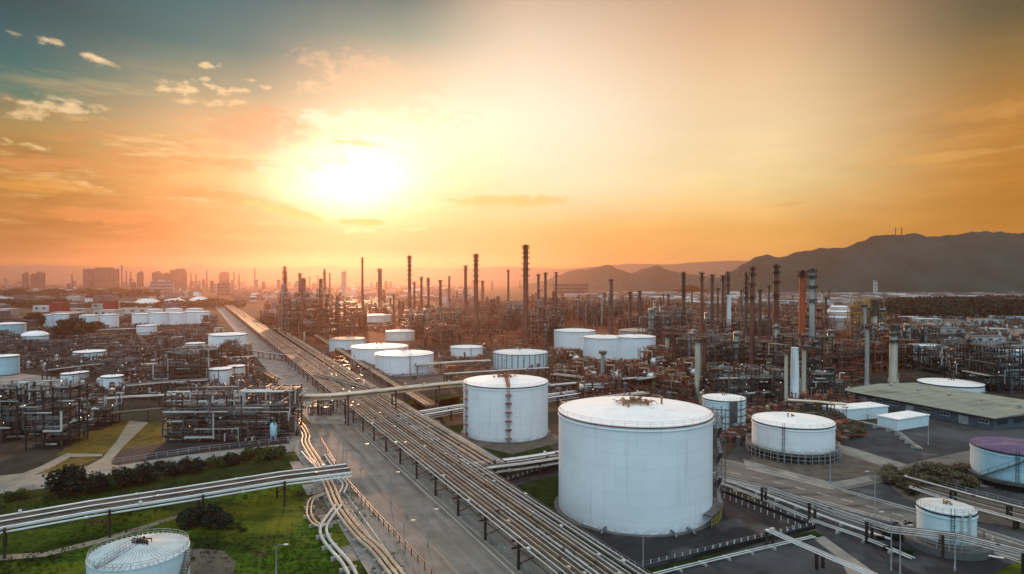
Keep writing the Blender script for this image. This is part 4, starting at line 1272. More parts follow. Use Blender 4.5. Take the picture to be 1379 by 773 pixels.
# the left plant blocks
def left_unit(label, px0, px1, py0, top, depth, fl, seed, st='steel_dark', dens=16, pm=('pipe_dark', 'steel_grey', 'pipe_pale'), ve=6, group=None):
    g0, g1 = G(px0, py0), G(px1, py0)
    a = g1.x - g0.x; h = zat(top, g0.y)
    t = unit('process_unit', label, 'process unit', seed, a, depth, fl, h / fl, dens, st, pm, group, bay=4.0, ves=ve)
    t.location = ((g0.x + g1.x) / 2, g0.y + depth / 2, 0); t.rotation_euler = (0, 0, .06)
    CLEAR.append((t.location.x, t.location.y, max(a, depth) / 2))
    return t
left_unit('broad dark steel pipework block with a blue drum, left of the winding pipes', 226, 380, 595, 536, 18, 5, 201, 'steel_dark', 26, ve=1)
left_unit('tall dark steel tower block at left, beside the olive field', 34, 80, 606, 527, 12, 6, 202, ve=0)
left_unit('dark steel block cut by the left edge', -40, 20, 596, 525, 14, 5, 203, ve=2)
left_unit('low dark steel block behind the olive field with racks above it', 86, 130, 580, 546, 12, 3, 204, ve=0)
left_unit('low flat pipework block left of the narrow seamed tank', 206, 262, 526, 478, 30, 3, 205, 'steel_brown', 12, ve=4)
left_unit('small brown pipework block right of the corridor road, under the pipe bridge', 418, 444, 560, 540, 5, 2, 206, 'steel_brown', 12, ve=1)
left_unit('brown scaffold block just behind the small hooped tank', 960, 1010, 548, 500, 16, 4, 207, 'steel_brown', 16, ve=5)
left_unit('dark scaffold block between the hooped tank and the white cylinder tower', 1012, 1056, 540, 500, 14, 4, 208, 'steel_dark', 16, ve=4)
left_unit('dark open steel block in front of the green-roofed warehouse', 1082, 1136, 540, 505, 14, 3, 209, 'steel_dark', 16, ve=4)
left_unit('yellowish steel tower block right of the dome-roofed tank', 1158, 1192, 470, 402, 20, 7, 210, 'yellow_paint', 8, ve=4)
left_unit('dark steel block at the right edge behind the warehouse', 1340, 1400, 530, 470, 30, 5, 211, 'steel_dark', 10, ve=5)
left_unit('low dark steel block behind the warehouse, right of centre', 1265, 1335, 505, 474, 25, 3, 212, 'steel_dark', 10, ve=4)
q = random.Random(61)
sl_ = 'ragged brown scaffold unit on the ground before the white tank cluster'
sp_ = unit('process_unit', sl_, 'process unit', 401, 14, 9, 4, 2.6, 26, 'steel_rust_haze', ('pipe_rust', 'pipe_warm', 'pipe_dark'), 'brown scaffold units before the white tank cluster', bay=3.2, ves=3)
for i, (px, py) in enumerate([(766, 494), (790, 512), (824, 524), (846, 512), (866, 520), (884, 508), (900, 524), (918, 534), (806, 540), (770, 516), (930, 520)]):
    p = G(px, py); rz = q.uniform(0, 3.1); sc = (q.uniform(.8, 1.2), q.uniform(.8, 1.2), q.uniform(.6, 1.2))
    if i == 0: sp_.location = p; sp_.rotation_euler = (0, 0, rz); sp_.scale = sc
    else: dup(sp_, p, rz, sc)
b = MB(); g_ = G(372, 592); b.lathe((0, 0, 0), [(.02, 1.2), (.7, 1.5), (1.0, 2.0), (1.0, 4.6), (.7, 5.2), (.02, 5.5)], 20)
for k in range(4):
    a = math.pi / 4 + k * math.pi / 2; b.beam((.8 * math.cos(a), .8 * math.sin(a), 0), (.8 * math.cos(a), .8 * math.sin(a), 2.4), .16)
b2 = thing('pressure_vessel', 'small blue upright drum at the corner of the dark pipework block', 'vessel', (g_.x, g_.y - 2, 0)); b.build('body', 'tank_blue', b2)
b = MB(); b.tube([(0, 0, 5.4), (0, 0, 6.6), (-3, 1, 6.6)], .14, 8); b.build('pipe', 'pipe_pale', b2)

lowlab = 'low grey pipework unit standing between the tanks of the left plant'
lp = [unit('process_unit', lowlab, 'process unit', 300 + s, a, bb, fl, 2.6, 14, 'steel_grey' if s else 'steel_brown', ('pipe_dark', 'steel_dark', 'steel_grey'), 'low pipework units of the left plant', bay=4, ves=4) for s, (a, bb, fl) in enumerate([(18, 12, 2), (12, 12, 3), (24, 9, 2)])]
q = random.Random(9); n = 0; tries = 0; used2 = set()
while n < 46 and tries < 4000:
    tries += 1
    px, py = q.uniform(-30, 345), q.uniform(430, 522)
    g_ = G(px, py)
    if g_.x > rackx(g_.y, -26) or not free(g_.x, g_.y, 9): continue
    if px < 95 and py > 495: continue
    k = q.randrange(3); CLEAR.append((g_.x, g_.y, 9)); n += 1
    rz = q.choice((0, math.pi / 2)) + .1; sc = (q.uniform(.8, 1.2), q.uniform(.8, 1.2), q.uniform(.7, 1.2))
    if k not in used2: used2.add(k); o = lp[k]; o.location = (g_.x, g_.y, 0); o.rotation_euler = (0, 0, rz); o.scale = sc
    else: dup(lp[k], (g_.x, g_.y, 0), rz, sc)

# ------------------------------------------------------------------ chimneys and columns
def stack(px, w, yt, yb, m, label, style='ring', taper=.8, cat='chimney', name='chimney', group=None, rings=None, D=None):
    D = D or G(px, yb).y
    x = (px - PCX) / F * D
    r = w / 2 / F * D * .92
    h = zat(yt, D)
    t = thing(name, label, cat, (x, D, 0), 0, group)
    if style == 'lattice':
        b = MB(); e = r
        for sx_ in (-1, 1):
            for sy_ in (-1, 1): b.beam((sx_ * e * 1.3, sy_ * e * 1.3, 0), (sx_ * e * .8, sy_ * e * .8, h * .97), .3)
        nseg = max(6, int(h / (e * 2.6)))
        for k in range(nseg):
            z0, z1 = h * .97 * k / nseg, h * .97 * (k + 1) / nseg
            e0, e1 = e * (1.3 - .5 * k / nseg), e * (1.3 - .5 * (k + 1) / nseg)
            for i in range(4):
                c0 = [(-1, -1), (1, -1), (1, 1), (-1, 1)][i]; c1 = [(-1, -1), (1, -1), (1, 1), (-1, 1)][(i + 1) % 4]
                b.beam((c0[0] * e0, c0[1] * e0, z0), (c1[0] * e1, c1[1] * e1, z1), .16); b.beam((c0[0] * e1, c0[1] * e1, z1), (c1[0] * e1, c1[1] * e1, z1), .16)
        b.build('lattice', m, t)
        b = MB(); b.tube([(0, 0, 0), (0, 0, h)], r * .45, 10); b.build('shaft', m, t)
    else:
        b = MB(); b.lathe((0, 0, 0), [(r * 1.25, 0), (r * 1.2, h * .06), (r, h * .1), (r * (1 + taper) / 2, h * .6), (r * taper, h * .985), (r * taper * 1.12, h * .985), (r * taper * 1.12, h), (r * taper * .7, h)], 24); b.build('shaft', m, t)
    zs = rings if rings is not None else {'ring': (.72, .84, .93, .985), 'top': (.93, .985), 'many': (.7, .76, .82, .88, .93, .97, .995), 'plain': (.97,), 'lattice': (.6, .8, .9, .985), 'bare': ()}[style]
    for f in zs:
        b = MB(); rr = r * (1 - (1 - taper) * f); e = max(.9, r * .55)
        b.lathe((0, 0, h * f), [(rr * .96, -.1), (rr + e, 0), (rr + e, .16), (rr * .96, .16)], 16)
        for hh in (.6, 1.15): b.lathe((0, 0, h * f), [(rr + e - .12, hh), (rr + e, hh), (rr + e, hh + .1), (rr + e - .12, hh + .1)], 16)
        for k in range(12):
            a = k * math.pi / 6; b.beam(((rr + e - .06) * math.cos(a), (rr + e - .06) * math.sin(a), h * f), ((rr + e - .06) * math.cos(a), (rr + e - .06) * math.sin(a), h * f + 1.2), .12)
        b.build('platform', 'steel_brown', t)
    if style != 'bare':
        b = MB(); a = R(-60); ladder(b, r * 1.02 * math.cos(a), r * 1.02 * math.sin(a), h * .08, h * .97, math.cos(a), math.sin(a), .7, False)
        b.tube([(r * 1.15 * math.cos(a + 2), r * 1.15 * math.sin(a + 2), 0), (r * 1.05 * math.cos(a + 2), r * 1.05 * math.sin(a + 2), h * .9)], max(.14, r * .12), 6)
        b.build('ladder', 'steel_brown', t)
    if style in ('many', 'ring', 'lattice'):
        b = MB(); b.lathe((0, 0, h), [(r * taper * .75, -.3), (r * taper * .75, h * .012), (r * taper * .5, h * .02)], 16); b.build('burner_tip', 'steel_dark', t)
    return t

ST = [
    (383.5, 5.5, 360, 440, 'stack_dark', 'dark lattice chimney tower rising from the brown scaffolding left of centre', 'lattice'),
    (404, 5, 368, 430, 'stack_dark', 'short dark chimney just right of the left lattice tower', 'top'),
    (437, 3.5, 363, 420, 'stack_dark', 'thin lattice mast behind the brown scaffolding left of centre', 'lattice'),
    (488, 3.6, 347, 428, 'stack_dark', 'very thin tall flare stack left of the cream tanks', 'top'),
    (511.5, 6.6, 362, 424, 'stack_dark', 'stout dark chimney right of the very thin flare stack', 'top'),
    (551.5, 5.4, 346, 452, 'stack_rust', 'tall thin rust chimney with crowded top platforms, left of centre', 'many'),
    (558, 3.6, 380, 440, 'stack_dark', 'short column left of the paired thin columns near centre', 'top'),
    (567.5, 4, 373, 440, 'stack_dark', 'left one of two thin columns near centre', 'top'),
    (577, 4, 375, 440, 'stack_dark', 'right one of two thin columns near centre', 'top'),
    (593, 5, 377, 446, 'stack_dark', 'squat brown column between the paired columns and the twin chimneys', 'plain'),
    (627, 5, 358, 448, 'stack_dark', 'shorter left partner of the tall rust chimney above the low lone tank', 'top'),
    (641, 7, 344, 462, 'stack_rust', 'tall rust chimney with a wide top above the low lone tank', 'many'),
    (684.5, 3.4, 363, 440, 'stack_dark', 'thin dark chimney left of the tallest chimney', 'plain'),
    (708, 8.6, 332, 466, 'stack_rust', 'tallest rust red chimney with many rings at centre', 'many'),
    (725, 4.2, 369, 452, 'stack_dark', 'left column of the bridged pair right of the tallest chimney', 'plain'),
    (734.5, 4.2, 367, 452, 'stack_dark', 'right column of the bridged pair right of the tallest chimney', 'plain'),
    (749, 3.2, 367, 448, 'stack_dark', 'slim mast right of the bridged pair of columns', 'top'),
    (823, 6, 376, 452, 'stack_dark', 'lone blunt column above the white tank cluster', 'plain'),
    (848.5, 5, 393, 460, 'stack_dark', 'left one of two short blunt columns behind the cluster tanks', 'plain'),
    (861.5, 5, 392, 460, 'stack_dark', 'right one of two short blunt columns behind the cluster tanks', 'plain'),
    (920.5, 5.5, 368, 470, 'stack_dark', 'slim platform tower standing apart left of the right chimney row', 'many'),
    (945, 5, 367, 490, 'stack_rust', 'straight rust chimney, first of the right chimney row', 'top'),
    (959, 4.6, 370, 478, 'stack_dark', 'second chimney of the right row, slightly lower', 'top'),
    (966.5, 3, 388, 470, 'stack_dark', 'short thin pipe stack between two chimneys of the right row', 'plain'),
    (973.5, 5, 371, 474, 'stack_dark', 'dark chimney just left of the white column in the right row', 'top'),
    (980, 5.2, 367, 456, 'stack_dark', 'platformed lattice tower above the white column', 'lattice'),
    (982, 6.6, 397, 470, 'stack_white', 'slim white column in front of the lattice tower', 'bare'),
    (1005, 4.4, 369, 480, 'stack_dark', 'narrow chimney hugging the left side of the dark red chimney', 'many'),
    (1013, 7, 361, 506, 'stack_rust', 'dark red chimney with a rounded top in the right group', 'ring'),
    (1023.5, 5, 390, 476, 'stack_dark', 'short grey-brown column between two red chimneys', 'plain'),
    (1045, 8.4, 358, 506, 'stack_rust', 'tall red-brown chimney with pale edges left of the orange one', 'ring'),
    (1035.5, 3.2, 384, 480, 'stack_dark', 'thin pole chimney left of the tall red-brown one', 'plain'),
    (1080.5, 10, 366, 512, 'stack_orange', 'orange-red chimney with a ringed top on the right', 'many'),
    (1094, 9, 364, 516, 'stack_grey', 'pale grey chimney with ringed top beside the orange one', 'ring'),
    (940.5, 10, 458, 538, 'stack_beige', 'pale beige cylinder tower between tank cluster and right chimneys', 'plain'),
    (949, 6, 455, 536, 'stack_rust', 'brown column hugging the pale beige cylinder tower', 'plain'),
    (812, 6.4, 475, 530, 'stack_grey', 'grey column standing in front of the white tank cluster', 'plain'),
    (899, 7, 452, 486, 'stack_beige', 'short capped beige column right of the brownish grey tank', 'top'),
    (1071, 13, 468, 545, 'stack_white', 'thick white cylinder tower with brown piers each side', 'bare'),
    (1059.5, 6, 474, 547, 'stack_beige', 'left brown pier of the thick white cylinder tower', 'plain'),
    (1083.5, 7, 468, 546, 'stack_beige', 'right brown pier of the thick white cylinder tower', 'plain'),
    (1168.5, 6.5, 440, 522, 'stack_grey', 'slender grey column left of the beige tower by the warehouse', 'plain'),
    (1204, 12, 440, 515, 'stack_beige', 'thick beige tower with a yellow top beside the warehouse', 'ring'),
    (1178, 9, 405, 470, 'stack_beige', 'yellowish twin-topped column inside the yellowish steel tower block', 'many'),
    (1165, 6, 411, 470, 'stack_grey', 'pale grey column at the left of the yellowish steel tower block', 'plain'),
    (1036.5, 9, 488, 512, 'stack_white', 'short white vessel standing low among the right pipework', 'bare'),
    (444, 2.6, 368, 412, 'stack_dark', 'faint thin mast beyond the brown scaffolding', 'plain'),
    (463, 5, 366, 404, 'stack_grey', 'faint blunt far column between lattice mast and flare stack', 'plain'),
    (605, 4, 372, 420, 'stack_dark', 'faint column between the squat brown column and the twin chimneys', 'plain'),
    (650, 5, 378, 420, 'stack_dark', 'faint stub column right of the tall rust chimney', 'plain'),
    (900, 4, 396, 440, 'stack_dark', 'faint short stack left of the slim platform tower', 'plain'),
    (1112, 4, 400, 460, 'stack_dark', 'short thin stack right of the pale grey chimney', 'plain'),
]
for s in ST: stack(*s, rings=(.955, .985) if s[4] == 'stack_orange' else None)
for (xa, ya, xb, za, lb) in [(725, 452, 734.5, 392, 'steel link bridge joining the pair of columns right of the tallest chimney')]:
    D = G(xa, ya).y; z = zat(za, D); x0 = (xa - PCX) / F * D; x1 = (xb - PCX) / F * D
    b = MB(); b.box(((x0 + x1) / 2, D, z), (x1 - x0, 1.2, .4))
    for s in (-.6, .6): b.beam((x0, D + s, z + 1.3), (x1, D + s, z + 1.3), .15); b.beam((x0, D + s, z), (x1, D + s, z + 1.3), .1)
    tag(b.build('link_bridge', 'steel_brown'), lb, 'bridge')
q = random.Random(71)
for k in range(34):
    px = q.choice((q.uniform(400, 760), q.uniform(400, 1130), q.uniform(880, 1130)))
    Y = q.uniform(520, 1300); yb = 375 + CH * F / Y
    if yb > 375 + CH * F / max(ymin(px), 300): continue
    x = (px - PCX) / F * Y
    if x < rackx(Y, 40) or not free(x, Y, 4): continue
    stack(px, q.uniform(2.0, 4.0), q.uniform(386, 402), yb, q.choice(('stack_dark', 'stack_dark', 'stack_rust', 'stack_grey')), 'thin hazy column stack poking out of the rust brown refinery belt', 'top', group='thin column stacks of the refinery belt', name='column_stack', cat='column', D=Y)

# ------------------------------------------------------------------ uncountable low pipework on the ground
def clutter(name, region, count, seed, dens_h=3.0, mats=('pipe_dark', 'steel_brown', 'pipe_pale', 'steel_grey'), share=(5, 5, 1, 3)):
    q = random.Random(seed); b = MB()
    n = 0
    while n < count:
        x, y = region(q)
        if x is None: continue
        s = q.random(); mi = q.choices((0, 1, 2, 3), share)[0]
        a = .45 + q.choice((0, math.pi / 2)) if q.random() < .6 else q.choice((0.05, math.pi / 2))
        if s < .45:
            L = q.uniform(3, 16); z = q.uniform(.4, dens_h); w = q.uniform(.12, .35)
            dx_, dy_ = math.cos(a) * L / 2, math.sin(a) * L / 2
            b.beam((x - dx_, y - dy_, z), (x + dx_, y + dy_, z), w, mi=mi)
            b.beam((x - dx_, y - dy_, 0), (x - dx_, y - dy_, z), w, mi=1)
        elif s < .7:
            b.box((x, y, 0.9), (q.uniform(.6, 4), q.uniform(.6, 3), 1.8 * q.uniform(.5, 1.4)), a, mi)
        elif s < .86:
            h = q.uniform(1.5, dens_h * 2.2); b.beam((x, y, 0), (x, y, h), q.uniform(.1, .25), mi=mi)
            b.box((x, y, h), (q.uniform(.3, 1.4), .5, .3), a, mi)
        else:
            r = q.uniform(.4, 1.2); h = q.uniform(1.5, dens_h * 1.6)
            b.lathe((x, y, 0), [(r, 0), (r, h), (r * .5, h + r * .4), (.02, h + r * .5)], 10, mi)
        n += 1
    return tag(b.build(name, mats), None, None, None, 'stuff')
def reg_left(q):
    px, py = q.uniform(-40, 380), 428 + 110 * q.random() ** .8
    if px < 92 and py > 498: return None, None
    g_ = G(px, py)
    if g_.x > rackx(g_.y, -18) or not all((g_.x - a) ** 2 + (g_.y - c) ** 2 > (r + 1.5) ** 2 for a, c, r in TANKS): return None, None
    return g_.x, g_.y
clutter('ground_pipework', reg_left, 4200, 1, 3.0)
def reg_belt(q):
    px = q.uniform(365, 1235); Y = 255 + 900 * q.random() ** 1.5
    if Y < ymin(px) - 20: return None, None
    x = (px - PCX) / F * Y
    if x < rackx(Y, 22) or not all((x - a) ** 2 + (Y - c) ** 2 > (r + 3) ** 2 for a, c, r in TANKS): return None, None
    return x, Y
clutter('ground_pipework', reg_belt, 5200, 2, 6.0, ('pipe_rust', 'steel_rust_haze', 'pipe_warm', 'steel_brown'))
def reg_mid(q):
    px, py = q.choice(((q.uniform(430, 780), q.uniform(466, 512)), (q.uniform(740, 960), q.uniform(490, 545)), (q.uniform(955, 1140), q.uniform(530, 600)), (q.uniform(1060, 1150), q.uniform(535, 560))))
    g_ = G(px, py)
    if g_.x < rackx(g_.y, 22) or not all((g_.x - a) ** 2 + (g_.y - c) ** 2 > (r + 2.5) ** 2 for a, c, r in TANKS): return None, None
    return g_.x, g_.y
clutter('ground_pipework', reg_mid, 2000, 3, 3.0, ('pipe_dark', 'steel_rust_haze', 'pipe_warm', 'steel_grey'))

def reg_plain(q):
    px = q.uniform(1195, 1480); D = 330 + 480 * q.random() ** 1.2
    x = (px - PCX) / F * D
    if not all((x - a) ** 2 + (D - c) ** 2 > (r + 8) ** 2 for a, c, r in TANKS): return None, None
    return x, D
clutter('yard_clutter', reg_plain, 2600, 6, 3.0, ('pipe_dark', 'steel_dark', 'wall_pale', 'steel_grey'), (5, 5, 3, 3))
# ------------------------------------------------------------------ buildings
def rotbox(b, p, q_, depth, z0, z1, mi=0, grow=0.0):
    """box standing on the line p->q with depth to the left of it"""
    p, q_ = Vector(p[:2]), Vector(q_[:2]); d = (q_ - p); L = d.length; d.normalize(); n = Vector((-d.y, d.x))
    c = (p + q_) / 2 + n * depth / 2
    b.box((c.x, c.y, (z0 + z1) / 2), (L + 2 * grow, depth + 2 * grow, z1 - z0), math.atan2(d.y, d.x), mi)
    return p, d, n, L

# long warehouse
t = thing('warehouse', 'long dark warehouse with a sage green flat roof, right of centre', 'warehouse', (0, 0, 0))
p, q_ = Vector((125.7, 248)), Vector((146, 197.7))
b = MB(); p_, d, n, L = rotbox(b, p, q_, 40, 0, 3.3); b.build('wall', 'wall_dark', t)
b = MB(); rotbox(b, p, q_, 40, 3.3, 3.75, 0, 1.0); b.build('fascia', 'steel_dark', t)
b = MB()
P0 = [p - d * 1.0 - n * 1.0, q_ + d * 1.0 - n * 1.0, q_ + d * 1.0 + n * 41, p - d * 1.0 + n * 41]
R0 = [p - d * 1.0 + n * 20, q_ + d * 1.0 + n * 20]
v = lambda w, z: (w.x, w.y, z)
b.quad(v(P0[0], 3.76), v(P0[1], 3.76), v(R0[1], 4.6), v(R0[0], 4.6)); b.quad(v(R0[0], 4.6), v(R0[1], 4.6), v(P0[2], 3.76), v(P0[3], 3.76))
b._add([v(P0[1], 3.76), v(P0[2], 3.76), v(R0[1], 4.6)], [(0, 1, 2)]); b._add([v(P0[3], 3.76), v(P0[0], 3.76), v(R0[0], 4.6)], [(0, 1, 2)])
for k in range(13):
    a = P0[0].lerp(P0[1], k / 12); c2 = R0[0].lerp(R0[1], k / 12); e = P0[3].lerp(P0[2], k / 12)
    b.beam(v(a, 3.8), v(c2, 4.63), .12, .08); b.beam(v(c2, 4.63), v(e, 3.8), .12, .08)
ro = b.build('roof', 'roof_sage', t)
for k in range(5):
    c2 = R0[0].lerp(R0[1], (k + .5) / 5)
    b = MB(); b.box((c2.x, c2.y, 4.8), (1.1, 1.1, .7), .4); b.lathe((c2.x, c2.y, 5.15), [(.3, 0), (.3, .3), (.5, .3), (.02, .7)], 10); b.build('roof_vent', 'steel_galv', ro)
for k in range(9):
    a = p.lerp(q_, (k + .25) / 9) - n * .04; c2 = p.lerp(q_, (k + .75) / 9) - n * .04
    if k % 3 == 1:
        b = MB(); b.beam(v(a, 1.4), v(c2, 1.4), .1, 2.6); b.build('roller_door', 'steel_galv', t)
    else:
        f = MB(); f.beam(v(a, 2.2), v(c2, 2.2), .08, 1.1); w_ = f.build('window', 'glass_dark', t)
        f = MB()
        for m in range(4): e = a.lerp(c2, m / 3); f.beam(v(e, 1.6) , v(e, 2.8), .12)
        f.beam(v(a, 1.62), v(c2, 1.62), .16); f.beam(v(a, 2.8), v(c2, 2.8), .16); f.build('frame', 'wall_pale', w_)
sd = q_ + n * 40
for k in range(5):
    a = q_.lerp(sd, (k + .2) / 5) + d * .05; c2 = q_.lerp(sd, (k + .8) / 5) + d * .05
    b = MB(); b.beam(v(a, 2.1), v(c2, 2.1), .08, 1.3); b.build('window', 'glass_dark', t)

def shed(label, p, q_, depth, h, wall='wall_white', roof='roof_white', group=None, cat='shed', wins=4, name='shed', pitched=False):
    t = thing(name, label, cat, (0, 0, 0), 0, group)
    p, q_ = Vector((p[0], p[1])), Vector((q_[0], q_[1]))
    b = MB(); _, d, n, L = rotbox(b, p, q_, depth, 0, h); b.build('wall', wall, t)
    b = MB()
    if pitched:
        g = .4; A = [p - d * g - n * g, q_ + d * g - n * g, q_ + d * g + n * (depth + g), p - d * g + n * (depth + g)]; rz_ = h + depth * .12
        r0, r1 = (A[0] + A[3]) / 2, (A[1] + A[2]) / 2
        b.quad((*A[0], h + .02), (*A[1], h + .02), (*r1, rz_), (*r0, rz_)); b.quad((*r0, rz_), (*r1, rz_), (*A[2], h + .02), (*A[3], h + .02))
        b._add([(*A[1], h + .02), (*A[2], h + .02), (*r1, rz_)], [(0, 1, 2)]); b._add([(*A[3], h + .02), (*A[0], h + .02), (*r0, rz_)], [(0, 1, 2)])
    else:
        rotbox(b, p, q_, depth, h + .003, h + .3, 0, .25)
    b.build('roof', roof, t)
    for k in range(wins):
        a = p.lerp(q_, (k + .3) / wins) - n * .04; c2 = p.lerp(q_, (k + .7) / wins) - n * .04
        b = MB(); b.beam((*a, h * .6), (*c2, h * .6), .1, h * .28); b.build('window', 'glass_dark', t)
    return t
g = lambda x, y: tuple(G(x, y))[:2]
shed('white box shed with a flat roof in front of the warehouse, the nearer one', g(1209, 580), g(1251, 573), 6.5, 3.2, wins=0)
shed('long cyan white shed with a flat roof left of the box shed', g(1131, 568), g(1196, 562), 7, 3.6, wall='wall_white', wins=0)
shed('dark red block building at left, the left one of two', g(66, 424), g(84, 424), 14, zat(408, 827), 'red_paint', 'red_paint', wins=0, cat='building', name='building')
shed('dark red block building at left, right one above a pale tank', g(139, 426), g(153, 426), 10, zat(406, 795), 'red_paint', 'red_paint', wins=0, cat='building', name='building')
shed('small upright beige hut standing in the left plant', g(213, 471), g(218, 471), 3, zat(458, 422), 'stack_beige', 'stack_beige', wins=0, cat='hut', name='hut')
shed('small beige plant room peeping over the large tank by the corridor', g(288, 449), g(299, 449), 5, zat(442, 547), 'stack_beige', 'stack_beige', wins=0, cat='hut', name='hut')
shed('pale block at the right edge beyond the warehouse', g(1362, 489), g(1400, 489), 12, zat(473, 355), 'wall_white', 'wall_white', wins=0, cat='building', name='building')
q = random.Random(31)
for k in range(34):
    px = q.uniform(1190, 1460); py = q.choice((q.uniform(430, 470), q.uniform(418, 440)))
    a = G(px, py)
    if not free(a.x, a.y, 14): continue
    w = q.uniform(10, 30)
    shed('low pale flat-roofed shed on the open ground far right', (a.x, a.y), (a.x + w, a.y + q.uniform(-2, 2)), q.uniform(10, 24), q.uniform(2, 4.5), q.choice(('wall_pale', 'concrete', 'wall_dark', 'tank_blue')), q.choice(('wall_pale', 'concrete_dark', 'concrete', 'roof_sage', 'concrete_dark')), 'low sheds on the open ground far right', wins=3)
    CLEAR.append((a.x + w / 2, a.y, w * .6))
for k in range(26):
    px = q.uniform(-60, 250); py = q.uniform(408, 432)
    a = G(px, py)
    if not free(a.x, a.y, 20) or a.x > rackx(a.y, -40): continue
    w = q.uniform(14, 40)
    shed('low dull flat-roofed shed far back in the left plant', (a.x, a.y), (a.x + w, a.y + q.uniform(-2, 2)), q.uniform(10, 24), q.uniform(4, 9), q.choice(('wall_pale', 'wall_dark', 'concrete')), q.choice(('wall_pale', 'concrete', 'concrete_dark')), 'low sheds far back in the left plant', wins=3)
    CLEAR.append((a.x + w / 2, a.y, w * .6))

# ---- the hazy city on the left skyline
def tower(label, x0, x1, yt, D, m='wall_city', group=None, bays=0, depth=9, crown=True):
    X0, X1 = (x0 - PCX) / F * D, (x1 - PCX) / F * D
    h = zat(yt, D)
    t = thing('tower_block', label, 'tower block', ((X0 + X1) / 2, D, 0), 0, group)
    w = X1 - X0
    b = MB()
    b.box((0, depth / 2, h / 2), (w, depth, h))
    nb = bays or max(2, int(w / 9))
    for k in range(nb + 1): b.box((-w / 2 + w * k / nb, -.5, h * .5 - 1), (1.0, 1.2, h - 2))
    b.build('wall', m, t)
    b = MB(); n = max(3, int(h / 8))
    for k in range(n): b.box((0, -.1, h * (k + .6) / n), (w * .97, .5, h / n * .42))
    b.build('window', 'glass_dark', t)
    if crown:
        b = MB(); q = random.Random(int(x0 * 7 + yt))
        b.box((w * q.uniform(-.2, .2), depth / 2, h + 2.5), (w * q.uniform(.3, .6), depth * .6, 5)); b.box((w * .3, depth * .3, h + 1.5), (w * .12, depth * .2, 3))
        b.build('roof_room', m, t)
    return t
tower('wide dark slab block in three bays on the left skyline', 112, 159, 362, 2500, bays=9, depth=9)
tower('dark tower block with stepped top on the left skyline', 229, 249, 363.5, 2450, depth=9)
tower('dark block touching the stepped tower on its left', 217, 229, 369, 2440, depth=9)
tower('dark block two left of the stepped tower', 205, 217, 367, 2460, depth=9)
tower('pale ribbed low block in front of the dark skyline blocks', 203, 233, 379, 1800, 'wall_city_pale', bays=12, depth=9)
tower('broad hazy tower alone above the corridor vanishing point', 295, 308, 367.5, 2600, depth=9)
tower('lower block below the broad hazy tower by the corridor', 293, 308, 381, 1700, depth=9)
tower('dark slim pair tower at far left, the wider right one', 48, 59, 367, 2600)
tower('dark slim tower at far left, middle of three', 41, 45.5, 370, 2600)
tower('dark tower at far left, leftmost of three', 30, 37, 368, 2600)
tower('narrow dark tower right of the wide slab block', 188, 192, 366.5, 2600)
tower('narrow dark tower pressed against another, right of the slab block', 184.5, 187.5, 368, 2620)
tower('pale hazy slab far behind the flare stack', 460, 466, 366, 2500, 'wall_city_pale')
tower('long dark shed on the plain left of the two cone hills', 745, 792, 382, 1900, depth=9, crown=False)
tower('white water tower block on the plain before the right mountain', 1177.5, 1181.5, 378, 1700, 'wall_pale', depth=6, crown=False)
q = random.Random(13)
for k in range(74):
    px = q.choice((q.uniform(-60, 330), q.uniform(-60, 700), q.uniform(160, 420)))
    D = q.uniform(1900, 3600); w = q.uniform(1.6, 4.2)
    tower('faint hazy tower block in the crowd on the skyline', px, px + w, min(max(q.gauss(379, 2.6), 372), 382), D, q.choice(('wall_city', 'wall_city', 'wall_city_pale')), 'faint hazy towers on the skyline', depth=9, crown=False)
for px, yt, D in [(164, 357, 2400), (278.5, 364, 2300), (170, 365, 2500), (176, 366, 2500), (343, 361, 2000), (322, 369, 2100), (315, 366, 2100), (264, 369, 2300), (257, 368, 2300), (251, 367, 2300), (417, 372, 1900), (428, 371, 1900), (438, 370, 1900), (97, 369, 2300)]:
    stack(px, 1.9, yt, 0, 'wall_city', 'hair-thin distant stack among the skyline towers', 'plain', group='hair-thin stacks on the skyline', name='distant_stack', cat='chimney', D=D)

# ---- masts on the mountain
for px, lb in ((1205.5, 'left one of two antenna masts on the right mountain ridge'), (1213.5, 'right one of two antenna masts on the right mountain ridge')):
    D = 2100; z0 = zat(317.5, D) - 5; z1 = zat(306, D)
    t = thing('antenna_mast', lb, 'mast', ((px - PCX) / F * D, D, z0))
    b = MB(); b.tube([(0, 0, 0), (0, 0, z1 - z0)], [1.8, 1.0], 8); b.build('shaft', 'stack_dark', t)
    b = MB(); b.lathe((0, 0, z1 - z0 - 10), [(1, 0), (3, .8), (3, 2), (1, 2.6)], 10); b.build('platform', 'steel_dark', t)

# ---- far town and woods as masses
b = MB(); q = random.Random(55)
for k in range(5200):
    D = 1060 + 800 * q.random() ** 1.2
    px = 780 + 720 * q.random() ** .75
    x = (px - PCX) / F * D
    
    w, dd, h = q.uniform(8, 40), q.uniform(8, 26), q.uniform(3, 9)
    if q.random() < .1: w *= 2.2
    mi = q.choices((0, 1, 2, 3), (1, 3, 5, 5))[0]
    b.box((x, D, h / 2), (w, dd, h), q.choice((0, .3, -.2)), mi)
for k in range(1800):
    D = 1250 + 2400 * q.random(); px = q.uniform(-120, 640); x = (px - PCX) / F * D
    if abs(x - rackx(D, 6)) < 34: continue
    b.box((x, D, q.uniform(2, 7)), (q.uniform(8, 30), q.uniform(8, 20), q.uniform(4, 14)), q.choice((0, .3)), q.choices((0, 1, 2, 3), (1, 2, 6, 4))[0])
tag(b.build('distant_town', ['wall_white', 'concrete', 'wall_city', 'concrete_dark']), None, None, None, 'stuff')

